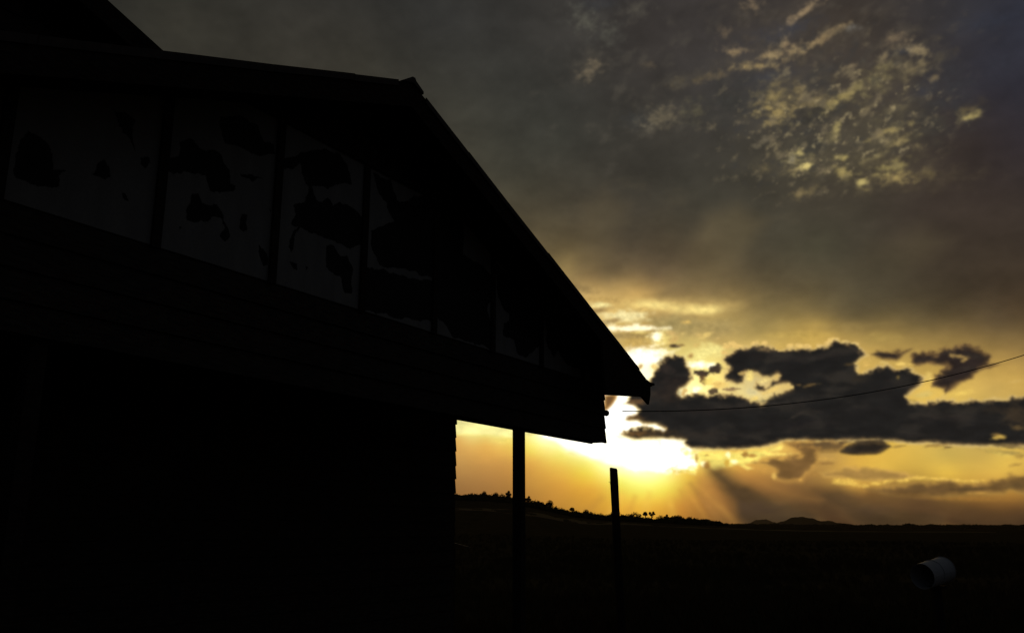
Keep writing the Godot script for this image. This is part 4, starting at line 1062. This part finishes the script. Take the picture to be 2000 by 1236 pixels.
func build_house() -> void:
	var z_axis := Vector3(cos(deg_to_rad(31.7)), 0, sin(deg_to_rad(31.7)))
	var house := thing("house", "dark weatherboard house with peeling white gable over an open porch", "house", -z_axis * WALL, deg_to_rad(HOUSE_TURN))
	# --- gable wall of the porch: backing, sheets, cover strips, dark boards at the top
	var top := func(s: float) -> float: return roof_y(s) - 0.10
	var outline := PackedVector2Array([Vector2(0.53, 3.2), Vector2(8.9, 3.2), Vector2(8.9, top.call(8.9)), Vector2(RIDGE_S, RIDGE_Y - 0.10), Vector2(0.53, top.call(0.53))])
	var wall := part(house, "gable_wall", prism(outline, -0.14, -0.04), M.timber)
	var edges := [0.53, 1.185, 2.08, 2.98, 3.87, 4.76, 5.66, 6.56, 7.46, 8.36, 8.9]
	for k in edges.size() - 1:
		var a: float = edges[k]; var b: float = edges[k + 1]
		var pts := PackedVector2Array([Vector2(a + 0.004, 3.235), Vector2(b - 0.004, 3.235)])
		var ta: float = minf(4.40, top.call(a + 0.004)); var tb: float = minf(4.40, top.call(b - 0.004))
		if tb < 3.25: tb = 3.25
		pts.append(Vector2(b - 0.004, tb))
		for c in [RIDGE_S + (RIDGE_Y - 0.1 - 4.4) / PITCH, RIDGE_S - (RIDGE_Y - 0.1 - 4.4) / PITCH]:
			if c > a + 0.01 and c < b - 0.01: pts.append(Vector2(c, 4.40))
		pts.append(Vector2(a + 0.004, ta))
		part(wall, "panel", sheet(pts, 0.0, -0.035), M.paint)
		if k > 0:
			var ht: float = minf(4.42, top.call(a)) - 3.22
			part(wall, "cover_strip", box(0.058, ht, 0.022), M.timber, Vector3(a, 3.22 + ht / 2, 0.013))
	part(wall, "trim_rail", box(2.62, 0.07, 0.03), M.timber, Vector3(RIDGE_S, 4.425, 0.012))
	var yb := 4.46
	while yb < RIDGE_Y - 0.14:
		var half := (RIDGE_Y - 0.12 - yb - 0.04) / PITCH
		if half > 0.05: part(wall, "gable_board", box(half * 2.0, 0.085, 0.02), M.timber, Vector3(RIDGE_S, yb + 0.035, 0.0), Vector3(0.25, 0, 0))
		yb += 0.075
	# --- boarded beam below it
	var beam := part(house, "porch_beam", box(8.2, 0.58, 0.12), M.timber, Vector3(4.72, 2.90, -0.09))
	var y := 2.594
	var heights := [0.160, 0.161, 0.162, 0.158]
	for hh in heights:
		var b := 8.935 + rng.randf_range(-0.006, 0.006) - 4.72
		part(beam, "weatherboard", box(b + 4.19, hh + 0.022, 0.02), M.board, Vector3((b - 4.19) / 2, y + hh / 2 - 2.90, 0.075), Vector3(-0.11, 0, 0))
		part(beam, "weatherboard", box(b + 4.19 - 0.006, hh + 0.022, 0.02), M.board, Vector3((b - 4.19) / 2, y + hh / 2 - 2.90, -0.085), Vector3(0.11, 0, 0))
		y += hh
	part(beam, "end_board", box(0.02, 0.62, 0.16), M.board, Vector3(4.198, 0.0, -0.005))
	part(beam, "wire_bracket", box(0.13, 0.05, 0.035), M.wire, Vector3(4.27, 0.045, 0.02))
	part(beam, "insulator", tube(PackedVector3Array([Vector3(0, 0, 0), Vector3(0.03, 0, 0), Vector3(0.04, 0, 0), Vector3(0.055, 0, 0), Vector3(0.065, 0, 0)]), PackedFloat32Array([0.03, 0.036, 0.024, 0.036, 0.02]), 10), M.ceramic, Vector3(4.335, 0.045, 0.02))
	# --- posts
	for s in [7.185, 2.42]:
		var p := part(house, "porch_post", box(0.088, 2.64, 0.088), M.timber, Vector3(s, 1.32, -0.09))
		part(p, "base_block", box(0.13, 0.16, 0.13), M.timber, Vector3(0, -1.12, 0))
	part(house, "porch_floor", box(8.3, 0.12, 2.2), M.timber, Vector3(4.7, 0.06, -0.98))
	# --- porch roof
	var rafters := part(house, "porch_roof", prism(PackedVector2Array([Vector2(RIDGE_S - 4.45, roof_y(RIDGE_S - 4.45) - 0.10), Vector2(RIDGE_S, RIDGE_Y - 0.10), Vector2(RIDGE_S + 4.40, roof_y(RIDGE_S + 4.40) - 0.10), Vector2(RIDGE_S + 4.40, roof_y(RIDGE_S + 4.40) - 0.03), Vector2(RIDGE_S, RIDGE_Y - 0.03), Vector2(RIDGE_S - 4.45, roof_y(RIDGE_S - 4.45) - 0.03)]), -2.1, 0.40), M.timber)
	var slope := atan(PITCH)
	var run := 4.42 / cos(slope)
	for k in 4:
		for side in [1, -1]:
			var len_: float = run + (0.10 if side == 1 else 0.05) + rng.randf_range(-0.01, 0.01)
			var o := part(rafters, "roof_sheet", corrugated(0.76, len_, 40 + k * 2 + side), M.iron)
			o.transform = Transform3D(Basis(Vector3(0, 0, -1), Vector3(sin(slope) * side, cos(slope), 0), Vector3(cos(slope) * side, -sin(slope), 0)), Vector3(RIDGE_S, RIDGE_Y - 0.012, 0.075 - 0.70 * k))
	# barge boards along the verge
	for side in [1, -1]:
		var reach: float = 4.12 if side == 1 else 4.45
		var pts := PackedVector2Array([Vector2(RIDGE_S, RIDGE_Y - 0.006), Vector2(RIDGE_S + reach * side, RIDGE_Y - 0.006 - PITCH * reach), Vector2(RIDGE_S + reach * side, RIDGE_Y - 0.206 - PITCH * reach), Vector2(RIDGE_S, RIDGE_Y - 0.206)])
		part(rafters, "barge_board", prism(pts, FRONT - 0.027 - (0.003 if side == 1 else 0.0), FRONT), M.timber)
		# rolled capping in short lengths, no two quite in line
		var u := 0.17
		while u < reach:
			var v := minf(u + rng.randf_range(0.45, 0.9), reach + 0.02)
			var lift0 := rng.randf_range(-0.002, 0.006); var lift1 := rng.randf_range(-0.003, 0.004)
			var q := PackedVector2Array([Vector2(RIDGE_S + u * side, RIDGE_Y - PITCH * u + lift0), Vector2(RIDGE_S + v * side, RIDGE_Y - PITCH * v + lift1), Vector2(RIDGE_S + v * side, RIDGE_Y - PITCH * v + lift1 - 0.05), Vector2(RIDGE_S + u * side, RIDGE_Y - PITCH * u + lift0 - 0.05)])
			part(rafters, "verge_cap", prism(q, FRONT + 0.002, FRONT + 0.012), M.iron)
			u = v - 0.01
	# ridge cap, lifted at the front end
	var cap := PackedVector2Array([Vector2(RIDGE_S - 0.14, RIDGE_Y - PITCH * 0.14 - 0.002), Vector2(RIDGE_S - 0.01, RIDGE_Y + 0.035), Vector2(RIDGE_S + 0.02, RIDGE_Y + 0.037), Vector2(RIDGE_S + 0.034, RIDGE_Y + 0.018), Vector2(RIDGE_S + 0.128, RIDGE_Y - PITCH * 0.128 + 0.020), Vector2(RIDGE_S + 0.128, RIDGE_Y - PITCH * 0.128 - 0.002), Vector2(RIDGE_S, RIDGE_Y - 0.01)])
	part(rafters, "ridge_cap", prism(cap, -2.3, FRONT + 0.016), M.iron)
	# boxed eave end with its pointed drop, and the lip of the roof sheet
	var tail := PackedVector2Array([Vector2(7.95, roof_y(7.95) - 0.20), Vector2(8.85, roof_y(8.85) - 0.012), Vector2(9.07, 3.270), Vector2(9.19, 3.250), Vector2(9.187, 3.134), Vector2(9.131, 3.011), Vector2(8.95, 3.075), Vector2(8.017, 2.978)])
	part(rafters, "eave_end", prism(tail, FRONT - 0.024, FRONT + 0.001), M.timber)
	var lip := PackedVector2Array([Vector2(8.70, roof_y(8.70) - 0.004), Vector2(9.07, 3.290), Vector2(9.18, 3.272), Vector2(9.295, 3.276), Vector2(9.312, 3.262), Vector2(9.295, 3.248), Vector2(9.07, 3.262), Vector2(8.70, roof_y(8.70) - 0.03)])
	part(rafters, "eave_lip", prism(lip, -2.2, FRONT + 0.006), M.iron)
	# soffit boards under the front overhang
	for side in [1, -1]:
		for k in 4:
			var o := part(rafters, "soffit_board", box(4.1 / cos(slope), 0.016, 0.098), M.timber)
			o.transform = Transform3D(Basis(Vector3(0, 0, 1), -slope * side), Vector3(RIDGE_S + 2.06 * side, RIDGE_Y - 0.115 - PITCH * 2.06, 0.052 + 0.101 * k))
	# --- main house behind: front wall, end wall, gable, high roof
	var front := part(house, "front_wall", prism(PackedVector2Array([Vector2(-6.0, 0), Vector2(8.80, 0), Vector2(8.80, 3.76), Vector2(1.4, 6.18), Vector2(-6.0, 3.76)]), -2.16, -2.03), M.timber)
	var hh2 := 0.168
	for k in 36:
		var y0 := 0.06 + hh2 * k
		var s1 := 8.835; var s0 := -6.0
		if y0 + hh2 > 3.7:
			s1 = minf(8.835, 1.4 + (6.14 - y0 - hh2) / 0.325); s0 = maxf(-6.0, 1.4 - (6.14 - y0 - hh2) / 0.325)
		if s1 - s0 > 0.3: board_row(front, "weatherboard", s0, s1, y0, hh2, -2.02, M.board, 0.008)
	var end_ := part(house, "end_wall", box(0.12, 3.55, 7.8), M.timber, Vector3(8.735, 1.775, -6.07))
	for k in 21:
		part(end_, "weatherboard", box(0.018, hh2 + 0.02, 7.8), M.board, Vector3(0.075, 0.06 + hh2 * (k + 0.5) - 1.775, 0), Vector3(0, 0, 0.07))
	part(house, "back_wall", box(14.7, 3.5, 0.12), M.timber, Vector3(1.4, 1.75, -9.9))
	part(house, "left_wall", box(0.12, 3.5, 7.7), M.timber, Vector3(-5.94, 1.75, -6.0))
	var main_slope := 0.330
	var ma := atan(main_slope)
	var apex := Vector2(1.4, 6.351)
	var mr := part(house, "main_roof", prism(PackedVector2Array([Vector2(apex.x - 7.7, apex.y - 0.13 - main_slope * 7.7), Vector2(apex.x, apex.y - 0.13), Vector2(apex.x + 7.7, apex.y - 0.13 - main_slope * 7.7), Vector2(apex.x + 7.7, apex.y - 0.03 - main_slope * 7.7), Vector2(apex.x, apex.y - 0.03), Vector2(apex.x - 7.7, apex.y - 0.03 - main_slope * 7.7)]), -10.2, -1.62), M.timber)
	for k in 12:
		for side in [1, -1]:
			var o := part(mr, "roof_sheet", corrugated(0.76, 7.8 / cos(ma), 80 + k * 2 + side), M.iron)
			o.transform = Transform3D(Basis(Vector3(0, 0, -1), Vector3(sin(ma) * side, cos(ma), 0), Vector3(cos(ma) * side, -sin(ma), 0)), Vector3(apex.x, apex.y - 0.012, -1.98 - 0.70 * k))
	for side in [1, -1]:
		var pts := PackedVector2Array([Vector2(apex.x, apex.y), Vector2(apex.x + 7.75 * side, apex.y - main_slope * 7.75), Vector2(apex.x + 7.75 * side, apex.y - 0.2 - main_slope * 7.75), Vector2(apex.x, apex.y - 0.2)])
		part(mr, "barge_board", prism(pts, -1.62, -1.592 - (0.002 if side == 1 else 0.0)), M.timber)
	part(mr, "ridge_cap", prism(PackedVector2Array([Vector2(apex.x - 0.15, apex.y - 0.05), Vector2(apex.x, apex.y + 0.03), Vector2(apex.x + 0.15, apex.y - 0.05), Vector2(apex.x, apex.y - 0.006)]), -10.2, -1.585), M.iron)

func sheet(pts: PackedVector2Array, z1: float, z0: float) -> ArrayMesh:   # a flat sheet whose texture runs along the wall in metres
	var p := pts
	if Geometry2D.is_polygon_clockwise(p): p = p.duplicate(); p.reverse()
	var st := SurfaceTool.new(); st.begin(Mesh.PRIMITIVE_TRIANGLES)
	var add := func(v: Vector3) -> void:
		st.set_uv(Vector2((v.x - 1.1) / 7.9, (5.0 - v.y) / 1.9)); st.set_smooth_group(-1); st.add_vertex(v)
	var t := Geometry2D.triangulate_polygon(p)
	for k in range(0, t.size(), 3):
		var a := p[t[k]]; var b := p[t[k + 1]]; var c := p[t[k + 2]]
		if (b - a).cross(c - a) < 0:
			var w := b; b = c; c = w
		for v in [a, c, b]: add.call(Vector3(v.x, v.y, z1))
	for k in p.size():
		var a := p[k]; var b := p[(k + 1) % p.size()]
		for v in [Vector3(a.x, a.y, z1), Vector3(b.x, b.y, z1), Vector3(b.x, b.y, z0), Vector3(a.x, a.y, z1), Vector3(b.x, b.y, z0), Vector3(a.x, a.y, z0)]: add.call(v)
	st.generate_normals()
	return st.commit()

# ---------------------------------------------------------------- things in the yard
func build_yard() -> void:
	# leaning fence post
	var fp := thing("fence_post", "tall leaning split timber post standing alone right of the porch", "post", Vector3(1.425, land(1.425, -11.9), -11.9), 0.12)
	var st := SurfaceTool.new(); st.begin(Mesh.PRIMITIVE_TRIANGLES)
	var rings := []
	var n := 16
	for k in n + 1:
		var f := float(k) / n
		var yy := -0.3 + 2.74 * f
		var cx := -0.054 * yy / 2.44
		var w := 0.047 + rng.randf_range(-0.0022, 0.0022)
		var ring := PackedVector3Array()
		for c in [[-1, -0.8], [-0.75, -1], [0.8, -1], [1, -0.7], [1, 0.8], [0.7, 1], [-0.8, 1], [-1, 0.7]]:
			var top_ := 0.0
			if k == n: top_ = 0.010 * sin(c[0] * 5.0) - (0.012 if c[0] > 0.9 else 0.0)
			ring.append(Vector3(cx + c[0] * w + rng.randf_range(-0.0015, 0.0015), yy + top_, c[1] * w))
		rings.append(ring)
	for k in n:
		for i in 8:
			var j := (i + 1) % 8
			st.set_smooth_group(-1)
			for v in [rings[k][i], rings[k][j], rings[k + 1][j], rings[k][i], rings[k + 1][j], rings[k + 1][i]]: st.add_vertex(v)
	for i in range(1, 7):
		for v in [rings[n][0], rings[n][i], rings[n][i + 1]]: st.add_vertex(v)
	st.generate_normals()
	part(fp, "shaft", st.commit(), M.timber)
	var twist := PackedVector3Array()
	for k in 40:
		var a := k * 0.62
		twist.append(Vector3(-0.041 + cos(a) * 0.056, 1.83 + k * 0.0009 + 0.012 * sin(k * 0.35), sin(a) * 0.056))
	for q in [Vector3(-0.098, 1.865, 0.02), Vector3(-0.112, 1.85, 0.02), Vector3(-0.098, 1.82, 0.02), Vector3(-0.096, 1.77, 0.02), Vector3(-0.104, 1.745, 0.02)]: twist.append(q)
	var rad := PackedFloat32Array(); rad.resize(twist.size()); rad.fill(0.005)
	part(fp, "tie_wire", tube(twist, rad, 5), M.wire)
	for q in [[0.062, 1.80], [0.066, 1.30], [-0.078, 2.26]]:
		part(fp, "staple", tube(PackedVector3Array([Vector3(q[0] - 0.02 - 0.03 * q[1] / 2.44, q[1], 0), Vector3(q[0] - 0.03 * q[1] / 2.44, q[1], 0.0), Vector3(q[0] - 0.03 * q[1] / 2.44, q[1] - 0.03, 0.0)]), PackedFloat32Array([0.003, 0.003, 0.003]), 5), M.wire)
	# drum mailbox on a post
	var at := Vector3(5.02, land(5.02, -10.85), -10.85)
	var mb := thing("mailbox", "white open-ended drum mailbox on a post in the dark paddock", "mailbox", at)
	part(mb, "post", box(0.09, 1.22, 0.09), M.timber, Vector3(0.04, 0.36, 0.0))
	var drum := part(mb, "drum", drum_mesh(0.148, 0.52), M.white_tin, Vector3(0.03, 1.135, 0.0))
	var back := Vector3(0.80, 0.13, -0.60).normalized()   # from the open mouth to the closed end
	drum.basis = Basis.looking_at(back, Vector3.UP)
	for q in [-0.24, 0.02]:
		var ring := part(drum, "hoop", TorusMesh.new(), M.white_tin, Vector3(0, 0, q), Vector3(PI / 2, 0, 0))
		ring.mesh.inner_radius = 0.144; ring.mesh.outer_radius = 0.156; ring.mesh.rings = 40; ring.mesh.ring_segments = 8
	part(mb, "cradle", box(0.16, 0.03, 0.22), M.timber, Vector3(0.035, 0.975, 0.0), Vector3(0, 0.8, 0.0))
	# low tin-roofed shed whose corner shows past the house
	var sh := thing("low_shed", "low shed with pale sheet roof, its corner peeking past the house wall", "shed", Vector3(-1.55, land(-1.55, -14.3), -14.3), 0.25)
	part(sh, "wall", box(1.15, 1.36, 0.9), M.board, Vector3(0, 0.68, 0))
	part(sh, "door", box(0.55, 1.1, 0.03), M.timber, Vector3(0.05, 0.62, 0.466))
	for k in 2:
		var o := part(sh, "roof_sheet", corrugated(0.74, 1.62, 300 + k), M.white_tin)
		o.transform = Transform3D(Basis(Vector3(0, 0, -1), Vector3(0.26, 0.966, 0).normalized(), Vector3(0.966, -0.26, 0).normalized()), Vector3(-0.80, 1.79, 0.30 - 0.66 * k))
	# service cable from the porch corner up to the street pole
	var pole := thing("utility_pole", "round timber power pole standing right of the yard", "pole", Vector3(PX, land(PX, PZ), PZ))
	part(pole, "shaft", tube(PackedVector3Array([Vector3(0, -0.4, 0), Vector3(0, 4.0, 0), Vector3(0, 9.2, 0)]), PackedFloat32Array([0.17, 0.145, 0.115]), 14), M.bark)
	var arm := part(pole, "crossarm", box(1.9, 0.11, 0.09), M.timber, Vector3(0, 8.7, 0.15), Vector3(0, 1.0, 0))
	for q in [-0.8, -0.3, 0.3, 0.8]:
		part(arm, "insulator", tube(PackedVector3Array([Vector3(0, 0.05, 0), Vector3(0, 0.1, 0), Vector3(0, 0.13, 0), Vector3(0, 0.17, 0), Vector3(0, 0.2, 0)]), PackedFloat32Array([0.02, 0.05, 0.03, 0.05, 0.02]), 10), M.ceramic, Vector3(q, 0, 0))
	var path := PackedVector3Array()
	var d := Vector3(sin(deg_to_rad(80.0)), 0, -cos(deg_to_rad(80.0)))
	var a0 := Vector3(1.0791, 0, -9.8353)
	var last := 14.0
	for k in 81:
		var u := 0.18 + (last - 0.18) * k / 80.0
		path.append(a0 + d * u + Vector3(0, 0.0280 * u * u - 0.0014 * u + 2.9466, 0))
	var rr := PackedFloat32Array(); rr.resize(81); rr.fill(0.0058)
	var cable := part(self, "overhead_cable", tube(path, rr, 6), M.cable)
	cable.set_meta("label", "thin black overhead cable sagging from the porch corner across the cloud"); cable.set_meta("category", "cable")

const PX := 14.98
const PZ := -12.27

func drum_mesh(r: float, length: float) -> ArrayMesh:   # axis along -z; the mouth is at +z, the closed end at -z
	var st := SurfaceTool.new(); st.begin(Mesh.PRIMITIVE_TRIANGLES)
	var prof := [[r - 0.003, length / 2], [r, length / 2], [r, -length / 2 + 0.015], [r - 0.012, -length / 2], [r * 0.9, -length / 2 + 0.006], [0.0, -length / 2 + 0.006]]
	var n := 40
	for k in prof.size() - 1:
		for i in n:
			var a0 := TAU * i / n; var a1 := TAU * (i + 1) / n
			var p := [Vector3(cos(a0) * prof[k][0], sin(a0) * prof[k][0], prof[k][1]), Vector3(cos(a1) * prof[k][0], sin(a1) * prof[k][0], prof[k][1]), Vector3(cos(a1) * prof[k + 1][0], sin(a1) * prof[k + 1][0], prof[k + 1][1]), Vector3(cos(a0) * prof[k + 1][0], sin(a0) * prof[k + 1][0], prof[k + 1][1])]
			st.set_smooth_group(k)
			for q in [0, 1, 2, 0, 2, 3]: st.add_vertex(p[q])
	st.generate_normals()
	return st.commit()

# ---------------------------------------------------------------- scene
func _ready() -> void:
	rng.seed = 2024
	var cam := Camera3D.new(); cam.name = "camera"; add_child(cam)
	cam.position = Vector3(0, EYE, 0); cam.rotation_degrees = Vector3(13.7, 0, 0)
	cam.fov = 39.96; cam.near = 0.05; cam.far = 30000.0; cam.current = true
	var env := Environment.new()
	env.background_mode = Environment.BG_SKY
	var sky := Sky.new(); var pan := PanoramaSkyMaterial.new()
	pan.panorama = ImageTexture.create_from_image(sky_image())
	sky.sky_material = pan; env.sky = sky
	env.sky_rotation = Vector3(0, PI, 0)   # the middle of the panorama looks along -Z
	env.background_energy_multiplier = 1.0
	env.tonemap_mode = Environment.TONE_MAPPER_LINEAR
	env.tonemap_exposure = 1.0
	env.fog_enabled = true; env.fog_density = 0.00003; env.fog_light_color = Color(0.8, 0.75, 0.68)   # evening haze, only felt over kilometres
	env.sdfgi_enabled = true; env.ssao_enabled = true; env.ssil_enabled = true
	var we := WorldEnvironment.new(); we.name = "environment"; we.environment = env; add_child(we)
	var sun := DirectionalLight3D.new(); sun.name = "sun"; add_child(sun)
	var sa := deg_to_rad(9.1); var se := deg_to_rad(5.6)
	sun.look_at_from_position(Vector3(sin(sa) * cos(se), sin(se), -cos(sa) * cos(se)) * 100.0, Vector3.ZERO)
	sun.light_color = Color(1.0, 0.78, 0.45); sun.light_energy = 0.15; sun.light_angular_distance = 10.0; sun.shadow_enabled = true
	print("sky done ", Time.get_ticks_msec())
	materials()
	build_land()
	build_house()
	build_trees()
	build_yard()
	grass()
	print("done ", Time.get_ticks_msec())
